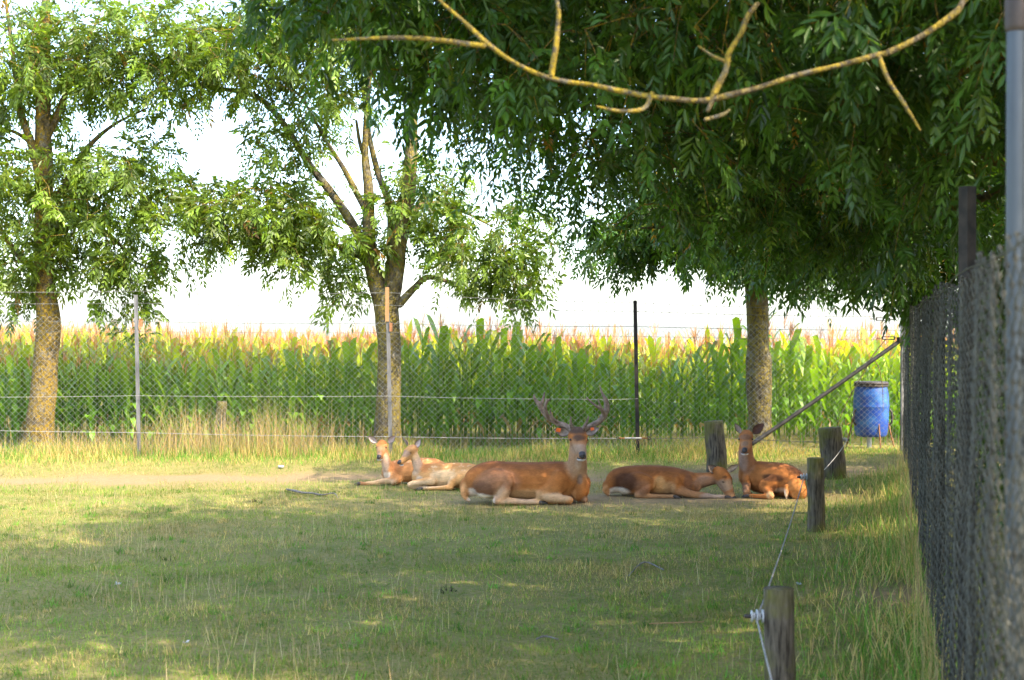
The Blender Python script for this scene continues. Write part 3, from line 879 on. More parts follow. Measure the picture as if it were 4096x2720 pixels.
grow_tree('ash_tree', 'nearest ash tree overhead, large shaded leaves and a pale lichen covered bough',
    [(3.9, 5.9, 0.05, 0.26), (3.85, 5.9, 1.5, 0.22), (3.7, 5.95, 3.1, 0.19), (3.5, 6.0, 5.2, 0.13), (3.3, 6.0, 8.4, 0.05)],
    [[(3.45, 6.0, 4.7, 0.0325), (2.7, 6.0, 4.25, 0.0231), (2.15, 6.05, 3.84, 0.0173), (1.95, 6.1, 3.59, 0.0137), (1.90, 6.1, 3.52, 0.0152), (1.766, 6.1, 3.425, 0.0123), (1.62, 6.1, 3.35, 0.0144), (1.56, 6.1, 3.335, 0.0116), (1.42, 6.1, 3.295, 0.0119), (1.24, 6.1, 3.255, 0.0112), (1.05, 6.1, 3.195, 0.0119), (0.90, 6.1, 3.155, 0.0141), (0.80, 6.1, 3.14, 0.0116), (0.62, 6.1, 3.155, 0.0119), (0.50, 6.1, 3.175, 0.0137), (0.36, 6.1, 3.205, 0.0105), (0.17, 6.1, 3.235, 0.0112), (0.02, 6.11, 3.30, 0.0091), (-0.10, 6.12, 3.385, 0.0116), (-0.20, 6.13, 3.48, 0.0080), (-0.33, 6.15, 3.60, 0.0069), (-0.5, 6.2, 3.8, 0.0044)],
     [(0.84, 6.1, 3.10, 0.010), (0.87, 6.1, 3.18, 0.016), (0.91, 6.08, 3.26, 0.0125), (0.925, 6.07, 3.34, 0.0135), (0.975, 6.06, 3.42, 0.012), (1.0, 6.05, 3.49, 0.012), (1.04, 6.04, 3.54, 0.009)], [(0.92, 6.08, 3.30, 0.008), (0.85, 6.05, 3.325, 0.007), (0.79, 6.03, 3.36, 0.004)], [(0.83, 6.1, 3.06, 0.009), (0.90, 6.1, 3.08, 0.009), (0.93, 6.1, 3.10, 0.006)],
     [(0.60, 6.1, 3.17, 0.011), (0.56, 6.05, 3.10, 0.010), (0.46, 6.0, 3.08, 0.009), (0.36, 6.0, 3.10, 0.005)],
     [(0.17, 6.1, 3.25, 0.014), (0.19, 6.1, 3.4, 0.012), (0.20, 6.1, 3.52, 0.010), (0.18, 6.1, 3.62, 0.005)],
     [(-0.12, 6.12, 3.38, 0.013), (-0.45, 6.15, 3.42, 0.010), (-0.78, 6.2, 3.42, 0.005)],
     [(1.57, 6.1, 3.335, 0.011), (1.60, 6.05, 3.22, 0.009), (1.66, 6.0, 3.10, 0.008), (1.72, 6.0, 3.0, 0.004)],
     [(3.6, 5.95, 3.9, 0.08), (2.6, 6.6, 4.4, 0.06), (1.4, 7.3, 4.7, 0.04), (0.2, 7.9, 4.8, 0.015)],
     [(3.5, 6.0, 4.6, 0.08), (2.6, 5.0, 5.4, 0.05), (1.4, 3.9, 6.0, 0.02)],
     [(3.65, 5.95, 3.3, 0.06), (3.4, 7.0, 3.7, 0.045), (3.0, 8.2, 3.8, 0.03), (2.4, 9.2, 3.6, 0.012)],
     [(2.6, 6.6, 4.4, 0.03), (1.9, 7.0, 4.15, 0.022), (1.2, 7.1, 4.2, 0.014), (0.55, 7.2, 4.0, 0.006)]],
    [(1.7, 7.0, 6.4, 3.6, 3.6, 2.3, 760), (1.7, 8.6, 4.7, 2.5, 1.4, 1.3, 330), (3.0, 9.0, 3.7, 1.0, 1.6, 0.8, 120), (-0.6, 8.6, 6.2, 2.0, 2.0, 1.2, 200), (2.4, 7.0, 4.4, 1.3, 0.9, 0.9, 110), (-0.55, 9.4, 4.7, 1.25, 1.2, 0.95, 230), (2.0, 4.4, 6.4, 1.9, 1.7, 1.2, 110)],
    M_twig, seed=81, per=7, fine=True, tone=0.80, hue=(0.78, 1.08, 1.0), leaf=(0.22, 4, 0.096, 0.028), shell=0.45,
    cut=lambda p: ~((p[:, 1] < 6.6) & (p[:, 2] < 4.6)) & ~((p[:, 0] < -0.25 * p[:, 1] * 0.62) & (p[:, 2] < 5.0)))

# two more trees of the row, beside and behind the camera: they shade the foreground
for (tx, ty, lab, sd) in ((8.4, 3.6, 'ash tree outside the fence beside the camera, shading the near turf', 93), (9.0, 9.8, 'ash tree of the outer row whose crown shades the middle turf', 97)):
    grow_tree('ash_tree', lab, [(tx, ty, 0.05, 0.25), (tx, ty, 1.8, 0.2), (tx - 0.1, ty, 4.0, 0.16), (tx - 0.2, ty, 7.5, 0.05)],
        [[(tx, ty, 2.8, 0.09), (tx - 1.2, ty + 0.5, 4.0, 0.06), (tx - 2.4, ty + 0.8, 4.8, 0.02)], [(tx, ty, 3.3, 0.09), (tx + 0.8, ty - 1.2, 4.6, 0.06), (tx + 1.3, ty - 2.2, 5.4, 0.02)]],
        [(tx - 0.2, ty, 6.0, 4.3, 4.3, 3.0, 520), (tx - 3.2, ty - 0.4, 6.4, 1.7, 1.8, 1.2, 110)], M_bark, seed=sd, per=8, leaf=(0.36, 3, 0.19, 0.065), tone=0.85, shell=0.4)

# shrubs outside the right-hand fence
def shrub(x, y, h, w, seed, label):
    r = np.random.default_rng(seed)
    rt = empty('shrub', (x, y, float(ground_z(x, y))), label, 'shrub', 'shrubs outside the right-hand fence')
    off = np.array(rt.location)
    st = []
    n = 9
    ends = np.stack([np.abs(r.normal(0, w * 0.2, n)), r.normal(0, w * 0.35, n), h * r.uniform(0.5, 0.75, n)], -1)
    a = Acc()
    for e in ends:
        add_loft(a, [(0.1 * e[0], 0.1 * e[1], -0.1, 0.03), (0.4 * e[0], 0.4 * e[1], 0.45 * e[2], 0.022), (e[0], e[1], e[2], 0.008)], seg=6, sub=4, ref=(0, 1, 0.1))
    s_ = a.obj('stems', M_twig, rt); tag(s_, kind='stuff')
    m_ = int(130 * h * w / 3)
    c = np.stack([r.normal(0, w * 0.42, m_), r.normal(0, w * 0.55, m_), h * (0.12 + 0.88 * r.random(m_) ** 0.8)], -1)
    c[:, 2] *= np.clip(1.05 - 0.12 * (c[:, 0] ** 2 + c[:, 1] ** 2) / (w * 0.5) ** 2, 0.3, 1)
    k = c[:, 0] + off[0] > fence_x(c[:, 1] + off[1]) + 0.75
    c = c[k]
    P = np.repeat(c, 7, 0) + r.normal(0, 0.13, (len(c) * 7, 3))
    kk = open_mask(P + off); P = P[kk]
    D = r.normal(size=P.shape); D[:, 2] -= 0.2
    fo = Acc()
    leaf_cloud(fo, P, D, 0.24, 3, 0.13, 0.05, False, np.array([0.05, 0.095, 0.02]) * np.clip(1 + 0.2 * r.normal(size=(len(P), 1)), 0.5, 1.6))
    f_ = fo.obj('foliage', M_leaf, rt, smooth=False); tag(f_, kind='stuff')
    print('shrub tris', fo.tris())
for i, (y, h, w) in enumerate(((4.6, 2.6, 1.5), (7.4, 2.9, 1.7), (10.6, 3.0, 1.8), (14.0, 3.1, 1.8), (17.4, 3.1, 1.7), (20.8, 2.9, 1.5))):
    shrub(fence_x(y) + 1.5, y, h, w, 200 + i, ['dark leafy shrub outside the wire fence, closest to the camera', 'dark leafy shrub outside the wire fence, second from the camera', 'dark leafy shrub behind the right fence, third from the camera', 'dark leafy shrub behind the right fence, fourth from the camera', 'dark leafy shrub behind the right fence, fifth from the camera', 'dark leafy shrub just before the fence corner, farthest of its row'][i])

# ------------------------------------------------------------------ fences
def chain_link(acc, A, B, ztop, p=0.05, r=0.0027, bulge=0.0, seed=0, sides=3, dip=None, wave=0.0, rows=48, knot=None):
    """woven wire between plan points A and B; ztop(s) height of the top edge above the ground"""
    A = np.asarray(A, float); B = np.asarray(B, float)
    Ln = np.linalg.norm(B - A); d = (B - A) / Ln
    nrm = np.array([-d[1], d[0]])
    K = int(Ln / p)
    k = np.arange(K)[:, None]; q = np.arange(rows)[None, :]
    s = (k + ((q + k) % 2)) * p
    zt = ztop(s); g0 = ground_z(A[0] + d[0] * s, A[1] + d[1] * s)
    h = zt - g0 + 0.02
    z = g0 - 0.02 + h * q / (rows - 1)
    o = bulge * ((vnoise(s, z * 2.2, 0.9, 30 + seed) - 0.5) * 2 + 0.7 * (vnoise(s, z * 3, 0.3, 31 + seed) - 0.5)) + 0.004 * (((q + k) % 2) * 2 - 1)
    s2 = s + bulge * 0.35 * (vnoise(s, z, 0.5, 32 + seed) - 0.5)
    if dip is not None:
        z = z - dip(s) * (q / (rows - 1)) ** 3
    z = z + bulge * 0.9 * (vnoise(s, z * 0.4, 0.45, 33 + seed) - 0.5) * (q / (rows - 1))
    z = z + wave * (np.sin(s * 9.0 + 3 * vnoise(s, z, 0.8, 35)) + np.sin(s * 4.1)) * (0.4 + q / (rows - 1))
    o = o + wave * 0.8 * np.sin(s * 6.0 + z * 1.5)
    P = np.stack([A[0] + d[0] * s2 + nrm[0] * o, A[1] + d[1] * s2 + nrm[1] * o, z], -1)
    if knot:                                   # thicker twisted joints where the wires interlock
        Q = np.empty((P.shape[0], rows * 3 - 2, 3)); R = np.full(Q.shape[:2], r)
        Q[:, 0::3] = P; R[:, 0::3] = knot
        Q[:, 1::3] = P[:, :-1] * 0.8 + P[:, 1:] * 0.2; Q[:, 2::3] = P[:, :-1] * 0.2 + P[:, 1:] * 0.8
        P, r = Q, R
    V, F = tubes(P, r, sides, (nrm[0], nrm[1], 0))
    acc.add(V, F)

def wire_part(name, pts, r, mat, parent, off, sides=5, sag=0.0, barbs=0.0, sub=6):
    """a strand through points"""
    P = []
    for a, b in zip(pts[:-1], pts[1:]):
        a = np.asarray(a, float); b = np.asarray(b, float)
        for t in np.linspace(0, 1, sub, endpoint=False):
            q = a * (1 - t) + b * t; q[2] -= sag * 4 * t * (1 - t); P.append(q)
    P.append(np.asarray(pts[-1], float))
    P = np.array(P) - np.asarray(off, float)
    acc = Acc()
    V, F = tubes(P[None], r, sides); acc.add(V, F)
    if barbs:
        seg = np.linalg.norm(np.diff(P, axis=0), axis=1); cum = np.concatenate([[0], np.cumsum(seg)])
        br = []
        for s in np.arange(0.05, cum[-1], barbs):
            i = min(np.searchsorted(cum, s) - 1, len(P) - 2); t = (s - cum[i]) / seg[i]
            q = P[i] * (1 - t) + P[i + 1] * t
            for sg in (-1, 1):
                v = np.array([random.uniform(-0.014, 0.014), sg * 0.004, sg * 0.018])
                br.append([q - v, q + v * 0.02, q + v])
        V, F = tubes(np.array(br), 0.0026, 3, (0.9, 0.3, 0.1)); acc.add(V, F)
    return acc.obj(name, mat, parent)

def angle_post(name, x, y, z0, z1, w, mat, parent, off, rz=0.0, lean=(0, 0)):
    """steel angle section: two flanges"""
    t = 0.006
    acc = Acc()
    prof = np.array([[0, 0], [w, 0], [w, t], [t, t], [t, w], [0, w]]) - np.array([w * 0.35, w * 0.35])
    c, s = math.cos(rz), math.sin(rz)
    prof = prof @ np.array([[c, s], [-s, c]])
    V = [[px + x - off[0], py + y - off[1], z0 - off[2]] for px, py in prof] + [[px + x + lean[0] - off[0], py + y + lean[1] - off[1], z1 - off[2]] for px, py in prof]
    n = 6
    acc.add(V, [[i, (i + 1) % n, n + (i + 1) % n, n + i] for i in range(n)])
    acc.F.setdefault(4, []).append(np.array([[6, 7, 8, 9], [6, 9, 10, 11], [3, 2, 1, 0], [5, 4, 3, 0]]))
    return acc.obj(name, mat, parent, smooth=False)

# back fence
BX0, BX1 = -9.8, 6.48
foff = np.array([BX0, back_y(BX0), 0.0])
bf = empty('mesh_fence', foff, 'tall diamond wire fence with barbed strands in front of the corn', 'fence')
def zt_back(s): return 2.40 - 0.0105 * np.asarray(s)
acc = Acc()
def dipf(s): return 0.10 * np.exp(-((s - (3.05 - BX0)) / 0.32) ** 2) + 0.03 * np.exp(-((s - (-2.4 - BX0)) / 0.8) ** 2)
chain_link(acc, (BX0, back_y(BX0)), (BX1, back_y(BX1)), zt_back, bulge=0.012, seed=1, dip=dipf)
acc.V = [v - foff for v in acc.V]
o = acc.obj('wire_mesh', M_galv, bf); tag(o, kind='stuff')
posts = [(-6.03, 'm', 2.72), (-1.98, 'm', 2.44), (2.06, 'd', 2.64), (6.46, 'm', 2.62)]
for x, kd, zt in posts:
    y = back_y(x) - 0.03
    g0 = float(ground_z(x, y)) - 0.1
    p_ = angle_post('post', x, y, g0, zt, 0.062, M_post_dark if kd == 'd' else M_post_metal, bf, foff, rz=math.radians(4 if kd == 'm' else -8), lean=(-0.05 if x < 4 else 0.0, 0))
    if kd == 'd': p_['label'] = 'dark brown weathered steel post'
# wooden upper end on the stake in front of the centre tree, rusty clip on the left post
acc = Acc(); add_box(acc, np.array([-2.03, back_y(-2) - 0.05, 2.57]) - foff, (0.06, 0.035, 0.56)); acc.obj('stake_head', M_pale_wood, bf, smooth=False)['label'] = 'orange brown wooden stake end'
acc = Acc(); add_box(acc, np.array([-5.99, back_y(-6) - 0.045, 2.27]) - foff, (0.055, 0.05, 0.13), 0.3); acc.obj('clip', M_rust, bf, smooth=False)['label'] = 'rusty clip on the left post'
acc = Acc(); add_box(acc, np.array([-1.97, back_y(-2) - 0.05, 2.2]) - foff, (0.05, 0.03, 0.14), 0.1); acc.obj('clip', M_rust, bf, smooth=False)
def bp(x, z, dy=-0.06): return (x, back_y(x) + dy, z)
for nm, zs, r_, mt, brb, sg in (('barbed_wire', (2.80, 2.78, 2.76, 2.60, 2.50), 0.0042, M_old_wire, 0.13, 0.03), ('barbed_wire', (2.60, 2.585, 2.555, 2.46, 2.37), 0.0042, M_old_wire, 0.13, 0.02),
                               ('straining_wire', (2.31, 2.29, 2.26, 2.21, 2.15), 0.004, M_old_wire, 0, 0.015), ('straining_wire', (2.14, 2.13, 2.11, 2.05, 1.99), 0.0025, M_old_wire, 0, 0.01)):
    wire_part(nm, [bp(x, z, -0.035) for x, z in zip((BX0, -6.03, -1.98, 2.0, 6.46), zs)], r_, mt, bf, foff, sag=sg, barbs=brb)
# turnbuckles and the corner strut
def turnbuckle(name, c, d, L, parent, off, mat=M_post_dark):
    c = np.asarray(c, float) - off; d = unit(d); up = np.array([0, 0, 1.0]); sd = np.cross(d, up)
    acc = Acc()
    ax = np.stack([d, sd, up])
    for s in (-1, 1):
        add_box(acc, c + up * s * 0.022, (L, 0.014, 0.012), ax=ax)
        add_box(acc, c + d * s * L / 2, (0.02, 0.02, 0.058), ax=ax)
        add_loft(acc, [tuple(c + d * s * L * 0.5) + (0.008,), tuple(c + d * s * L * 0.95) + (0.008,)], seg=6, sub=2)
    return acc.obj(name, mat, parent, smooth=False)
turnbuckle('turnbuckle', bp(6.05, 2.50, -0.05), (1, 0.05, -0.03), 0.2, bf, foff)
turnbuckle('turnbuckle', bp(6.13, 2.33, -0.05), (1, 0.05, -0.03), 0.22, bf, foff)
turnbuckle('turnbuckle', bp(6.22, 2.02, -0.05), (1, 0.05, 0), 0.2, bf, foff)
acc = Acc()
q0 = np.array(bp(3.55, 0.02, -0.12)); q1 = np.array(bp(6.43, 1.99, -0.08))
add_loft(acc, [tuple(q0 - foff) + (0.034,), tuple((q0 + q1) / 2 - foff + np.array([0, 0, -0.015])) + (0.034,), tuple(q1 - foff) + (0.034,)], seg=12, sub=6, ref=(0, 1, 0))
acc.obj('strut', M_pipe, bf)['label'] = 'slanting grey pipe bracing the corner post'
acc = Acc(); add_box(acc, np.array(bp(6.42, 2.0, -0.09)) - foff, (0.1, 0.09, 0.07), 0.2); acc.obj('bracket', M_post_dark, bf, smooth=False)
# outrigger iron on the corner post carrying the barbed strands
acc = Acc(); add_loft(acc, [tuple(np.array((6.46, back_y(6.46) - 0.02, 2.45)) - foff) + (0.018,), tuple(np.array((6.40, back_y(6.46) - 0.02, 2.72)) - foff) + (0.018,)], seg=6, sub=2, ref=(0, 1, 0)); acc.obj('outrigger', M_post_dark, bf)

# right-hand fence, running from beside the camera to the corner
RA = np.array([fence_x(0.4) + 0.02, 0.4]); RB = np.array([fence_x(23.55), 23.55])
roff = np.array([RB[0], RB[1], 0.0])
rf = empty('mesh_fence', roff, 'sagging diamond wire fence seen at a grazing angle along the right edge', 'fence')
acc = Acc()
rl = np.linalg.norm(RB - RA)
def zt_right(s): return 2.40 + 0.02 * np.sin(np.asarray(s) * 1.6) + 0.015 * np.sin(np.asarray(s) * 0.7 + 1)
chain_link(acc, RA, RB, zt_right, p=0.06, r=0.0030, bulge=0.014, seed=2, wave=0.014, rows=37, knot=0.0072)
acc.V = [v - roff for v in acc.V]
o = acc.obj('wire_mesh', M_net_wire, rf); tag(o, kind='stuff')
def rp(y, z, dx=0.0): return (fence_x(y) + dx, y, z)
# near round pole with a dark cap
acc = Acc(); b = np.array(rp(4.65, 0, 0.10)) - roff
add_loft(acc, [(b[0], b[1], -0.1, 0.031), (b[0], b[1], 1.5, 0.031), (b[0], b[1], 3.17, 0.031)], seg=16, sub=3, ref=(0, 1, 0))
pp = acc.obj('pole', M_pole, rf); pp['label'] = 'pale grey round steel pole with dark cap'
acc = Acc(); add_loft(acc, [(b[0], b[1], 3.15, 0.037), (b[0], b[1], 3.32, 0.037)], seg=16, sub=2, ref=(0, 1, 0)); acc.obj('cap', M_black, pp)
for y in (7.35, 11.0, 14.6, 18.6):
    q = rp(y, 0, 0.10)
    pd = angle_post('post', q[0], q[1], -0.05, 2.9 if y < 8 else 2.36, 0.062, M_post_dark, rf, roff, rz=0.5)
for z, sg in ((2.38, 0.0), (0.10, 0.0)):
    wire_part('straining_wire', [rp(y, z + 0.02 * math.sin(y * 1.3), -0.01) for y in np.linspace(0.45, 23.5, 24)], 0.003, M_net_wire, rf, roff, sub=2)

# ------------------------------------------------------------------ electric fence: short wooden posts, strands and rope
def wood_post(x, y, h, r, lean, seed, label, ins):
    g0 = float(ground_z(x, y))
    rt = empty('wooden_post', (x, y, g0), label, 'post', 'short round wooden posts of the electric fence')
    acc = Acc()
    V, F, T = loft([(0, 0, -0.15, r * 1.06), (0, 0, h * 0.3, r * 1.03), (lean * 0.6, 0, h * 0.65, r), (lean, 0, h, r * 0.985)], seg=20, sub=5, ref=(0, 1, 0), caps=False, bump=0.03, seed=seed)
    n0 = acc.n; acc.add(V, F); acc.F.setdefault(3, []).append(T + n0)
    acc.obj('log', M_log, rt, smooth=True)
    if ins is not None:
        iz, ang = ins
        d = np.array([math.cos(ang), math.sin(ang), 0]); c = np.array([lean * iz / h, 0, iz]) + d * r
        a = Acc()
        for k, rr in ((0.006, 0.026), (0.022, 0.014), (0.036, 0.026), (0.052, 0.014), (0.064, 0.022)):
            q = c + d * k
            add_loft(a, [tuple(q - d * 0.005) + (rr, rr * 1.45), tuple(q + d * 0.005) + (rr, rr * 1.45)], seg=12, sub=1, ref=(0, 0, 1), caps=False)
        i_ = a.obj('insulator', M_white, rt)
        a = Acc(); add_loft(a, [tuple(c - d * 0.01) + (0.012,), tuple(c + d * 0.095) + (0.012,)], seg=8, sub=2); a.obj('screw', M_black, i_)
    return rt
wood_post(3.08, 21.4, 0.76, 0.15, -0.045, 1, 'thick greenish wooden post standing behind the sleeping deer', None)
wood_post(4.56, 20.15, 0.72, 0.165, -0.06, 2, 'thick dark wooden post between the blue barrel and the nearer posts', (0.55, 0.0))
wood_post(3.18, 14.85, 0.77, 0.088, -0.01, 3, 'slim wooden post with a white insulator, in front of the curled-up doe', (0.57, math.pi))
wood_post(1.44, 7.62, 0.70, 0.081, -0.01, 4, 'nearest wooden post with a white insulator at the bottom edge', (0.55, math.pi))
def rope(name, pts, r, mat, label, cat, sag, sub=10):
    off = np.asarray(pts[0], float)
    o = wire_part(name, pts, r, mat, None, off, sag=sag, sub=sub)
    o.location = off
    return tag(o, label, cat, 'strands of the electric fence')
gp = lambda x, y: float(ground_z(x, y))
i2 = (4.56 + 0.165 + 0.03, 20.15, gp(4.56, 20.15) + 0.55); i3 = (3.18 - 0.088 - 0.045, 14.85, gp(3.18, 14.85) + 0.555); i4 = (1.44 - 0.081 - 0.045, 7.62, gp(1.44, 7.62) + 0.535)
rope('electric_rope', [i4, i3], 0.0055, M_rope, 'pale rope running from the nearest wooden post back to the slim post', 'rope', 0.04)
rope('electric_rope', [i3, (3.30, 15.2, i3[2] + 0.02), i2], 0.0055, M_rope, 'pale rope from the slim post to the thick dark post', 'rope', 0.03)
rope('electric_rope', [i4, (1.08, 5.2, 0.42)], 0.0055, M_rope, 'pale rope from the nearest post down out of the bottom edge', 'rope', 0.03)
wl = [(-9.9, 22.3, 1.10), (-6.03, back_y(-6) - 0.1, 1.095), (-1.98, back_y(-2) - 0.1, 1.08), (1.0, 22.7, 1.05), (2.06, back_y(2) - 0.1, 1.03)]
rope('electric_wire', wl, 0.0032, M_galv, 'upper pale wire strung across the back fence at chest height', 'wire', 0.012, 4)
wl = [(-9.9, 22.3, 0.62), (-6.03, back_y(-6) - 0.1, 0.50), (-1.98, back_y(-2) - 0.1, 0.42), (1.7, back_y(1.7) - 0.14, 0.385)]
rope('electric_wire', wl, 0.0042, M_galv, 'lower pale wire strung across the back fence at knee height', 'wire', 0.012, 4)
wl = [(2.25, back_y(2.2) - 0.14, 0.385), (3.08, 21.56, 0.53), (4.5, 20.3, 0.55)]
rope('electric_wire', wl, 0.004, M_old_wire, 'dark wire running from the tensioner past the thick wooden posts', 'wire', 0.01, 4)
te = empty('wire_tensioner', (1.98, back_y(2.0) - 0.14, 0.385), 'pale tubular wire tensioner on the lower wire at the dark post', 'tensioner')
a = Acc(); add_loft(a, [(-0.13, 0, 0, 0.014), (0.13, 0, 0, 0.014)], seg=10, sub=2); a.obj('sleeve', M_galv, te)
for s in (-1, 1):
    a = Acc(); add_loft(a, [(s * 0.13, 0, 0, 0.011), (s * 0.23, 0, 0, 0.011)], seg=8, sub=2); a.obj('screw_rod', M_rust, te)
    a = Acc()
    th = np.linspace(0, 2 * math.pi, 13)
    V, F = tubes(np.stack([s * 0.255 + 0.026 * np.cos(th), 0 * th, 0.026 * np.sin(th)], -1)[None], 0.006, 5, (0, 1, 0)); a.add(V, F); a.obj('ring', M_pipe, te)

# ------------------------------------------------------------------ blue feed barrel on its stand, behind the fence
bx, by = 6.19, 24.5
gz = float(ground_z(bx, by)) - 0.09
br = empty('feed_barrel', (bx, by, gz), 'blue plastic feed barrel with black lid on thin legs by the fence corner', 'barrel')
a = Acc()
prof = [(0.30, 0.225), (0.31, 0.25), (0.36, 0.272), (0.5, 0.29), (0.62, 0.296), (0.78, 0.302), (0.82, 0.308), (0.86, 0.302), (1.0, 0.297), (1.1, 0.28), (1.17, 0.262), (1.20, 0.262)]
V, F, T = loft([(0, 0, z, r) for z, r in prof], seg=32, sub=3, ref=(0, 1, 0), caps=False)
a.add(V, F); a.F.setdefault(3, []).append(T); a.obj('drum', M_barrel, br)
a = Acc(); V, F, T = loft([(0, 0, z, r) for z, r in ((1.16, 0.285), (1.17, 0.292), (1.195, 0.285), (1.20, 0.292), (1.235, 0.290), (1.245, 0.272))], seg=32, sub=2, ref=(0, 1, 0), caps=False)
a.add(V, F); a.F.setdefault(3, []).append(T); lid = a.obj('lid', M_black, br)
a = Acc(); add_loft(a, [(-0.04, -0.03, 0.08, 0.042), (-0.04, -0.03, 0.31, 0.042)], seg=12, sub=2, ref=(0, 1, 0)); a.obj('outlet_pipe', M_white, br)
for (x0, y0, x1, y1) in ((0.06, -0.26, 0.08, -0.36), (0.29, 0.08, 0.46, 0.14), (-0.29, 0.08, -0.42, 0.14)):
    a = Acc(); add_loft(a, [(x0, y0, 0.62, 0.013), ((x0 + x1) / 2, (y0 + y1) / 2, 0.3, 0.013), (x1, y1, 0.0, 0.013)], seg=7, sub=3, ref=(0, 1, 0.1)); a.obj('leg', M_rust, br)
for s in (-1, 1):
    a = Acc(); V, F = tubes(np.array([[[s * 0.29, -0.10, 0.50], [s * 0.325, -0.12, 0.55], [s * 0.325, -0.12, 0.72], [s * 0.29, -0.10, 0.77]]]), 0.018, 6, (0, 1, 0)); a.add(V, F); a.obj('handle', M_black, br)
# hanging branches tied from the corner post: a dead forked branch across the barrel
db = empty('dead_branch', (6.3, 24.02, 1.98), 'thin dead forked branch hanging from the fence corner over the barrel', 'branch')
for pts in ([(0, 0, 0, 0.014), (-0.22, 0, -0.28, 0.012), (-0.34, 0.0, -0.52, 0.010), (-0.52, 0, -0.82, 0.009), (-0.72, 0, -1.22, 0.008), (-0.95, -0.02, -1.95, 0.005)],
            [(-0.22, 0, -0.28, 0.010), (-0.10, 0, -0.48, 0.009), (-0.04, 0, -0.80, 0.007), (-0.03, 0, -1.2, 0.004)]):
    a = Acc(); add_loft(a, pts, seg=6, sub=4, ref=(0, 1, 0.1), bump=0.08); a.obj('branch', M_bark, db)

# brown stump post standing in the corn behind the fence
wp = empty('wooden_stump', (-4.95, 24.15, gp(-4.95, 24.15)), 'weathered brown wooden stump behind the mesh in the tall dry grass', 'stump')
a = Acc(); V, F, T = loft([(0, 0, -0.1, 0.10), (0, 0, 0.5, 0.09), (0.02, 0, 0.85, 0.085)], seg=14, sub=5, ref=(0, 1, 0), caps=False, bump=0.05, seed=8); a.add(V, F); a.F.setdefault(3, []).append(T); a.obj('log', M_log, wp)
wp2 = empty('wooden_stump', (-8.72, 22.9, gp(-8.72, 22.9)), 'short pale split wooden stump at the foot of the leftmost tree', 'stump')
a = Acc(); V, F, T = loft([(0, 0, -0.1, 0.10), (-0.02, 0, 0.15, 0.09), (-0.05, 0, 0.34, 0.05), (-0.08, 0, 0.42, 0.015)], seg=10, sub=4, ref=(0, 1, 0), caps=False, bump=0.08, seed=9); a.add(V, F); a.F.setdefault(3, []).append(T); a.obj('log', M_log, wp2)
# burr at the foot of the right-hand tree
# ------------------------------------------------------------------ litter on the ground
def stick(name, pts, label, mat=M_pipe):
    x, y = pts[0][0], pts[0][1]
    off = np.array([x, y, gp(x, y)])
    a = Acc()
    add_loft(a, [(p[0] - x, p[1] - y, gp(p[0], p[1]) + p[2] - off[2], p[3]) for p in pts], seg=6, sub=4, bump=0.1, seed=3)
    o = a.obj(name, mat, None); o.location = off
    return tag(o, label, 'stick', 'fallen sticks on the grass')
M_stick = simple_mat('bleached_stick', (0.11, 0.10, 0.085), (0.24, 0.22, 0.19), 30, 0.9, 0.1)
stick('fallen_stick', [(-3.0, 18.9, 0.03, 0.012), (-2.85, 18.62, 0.04, 0.016), (-2.72, 18.5, 0.03, 0.013), (-2.58, 18.36, 0.04, 0.014), (-2.45, 18.3, 0.025, 0.011), (-2.3, 18.32, 0.045, 0.009), (-2.2, 18.0, 0.02, 0.005)], 'grey forked stick lying on the bare track left of the deer', M_stick)
stick('fallen_stick', [(1.02, 12.45, 0.015, 0.006), (1.2, 12.9, 0.03, 0.007), (1.35, 12.65, 0.02, 0.006)], 'thin bent twig on the turf below the stag', M_stick)
stick('fallen_stick', [(1.0, 10.4, 0.02, 0.005), (1.4, 10.35, 0.02, 0.004)], 'straight straw coloured twig on the turf left of the nearest post', M_pale_wood)
stick('fallen_stick', [(0.17, 9.85, 0.02, 0.006), (0.23, 9.9, 0.03, 0.006), (0.32, 9.85, 0.02, 0.004)], 'short curved pale stick low in the middle of the turf', M_stick)
def feather(x, y, s, label):
    n = 12
    a = Acc()
    for i in range(n):
        th = random.uniform(0, 6.28); L = s * random.uniform(0.5, 1)
        d = np.array([math.cos(th), math.sin(th), random.uniform(0.1, 0.6)]); sd = np.array([-d[1], d[0], 0]) * s * 0.16
        V = [sd * 0.3, -sd * 0.3, d * L * 0.6 - sd, d * L, d * L * 0.6 + sd]
        a.add(np.array(V) + np.array([0, 0, 0.015]), [[0, 1, 2, 3, 4]])
    o = a.obj('feather', M_white, None, smooth=False); o.location = (x, y, gp(x, y) + 0.01)
    return tag(o, label, 'feather', 'white feathers on the turf')
feather(-3.33, 12.0, 0.045, 'white down feather on the turf in the left foreground')
feather(-2.25, 9.8, 0.035, 'small white feather on the turf low at the left')
feather(2.85, 10.1, 0.06, 'white feather by the bare patch beside the right fence')
feather(2.35, 11.6, 0.05, 'faint white feather in the grass between post and bare patch')
cap = empty('bottle_top', (-3.52, 21.65, gp(-3.52, 21.65) + 0.01), 'small round white lid lying on the sunny verge', 'lid')
a = Acc(); V, F, T = loft([(0, 0, 0, 0.045), (0, 0, 0.03, 0.045), (0, 0, 0.035, 0.03)], seg=14, sub=2, ref=(0, 1, 0), caps=False); a.add(V, F); a.F.setdefault(3, []).append(T); a.obj('disc', M_white, cap)

# ------------------------------------------------------------------ red deer
RUST = (0.32, 0.125, 0.036); DARK = (0.085, 0.034, 0.016); PALE = (0.50, 0.33, 0.17); GREY = (0.30, 0.215, 0.155); WHITE = (0.74, 0.70, 0.64); ORANGE = (0.38, 0.185, 0.068); GREYD = (0.15, 0.105, 0.08); CREAM = (0.60, 0.47, 0.30)

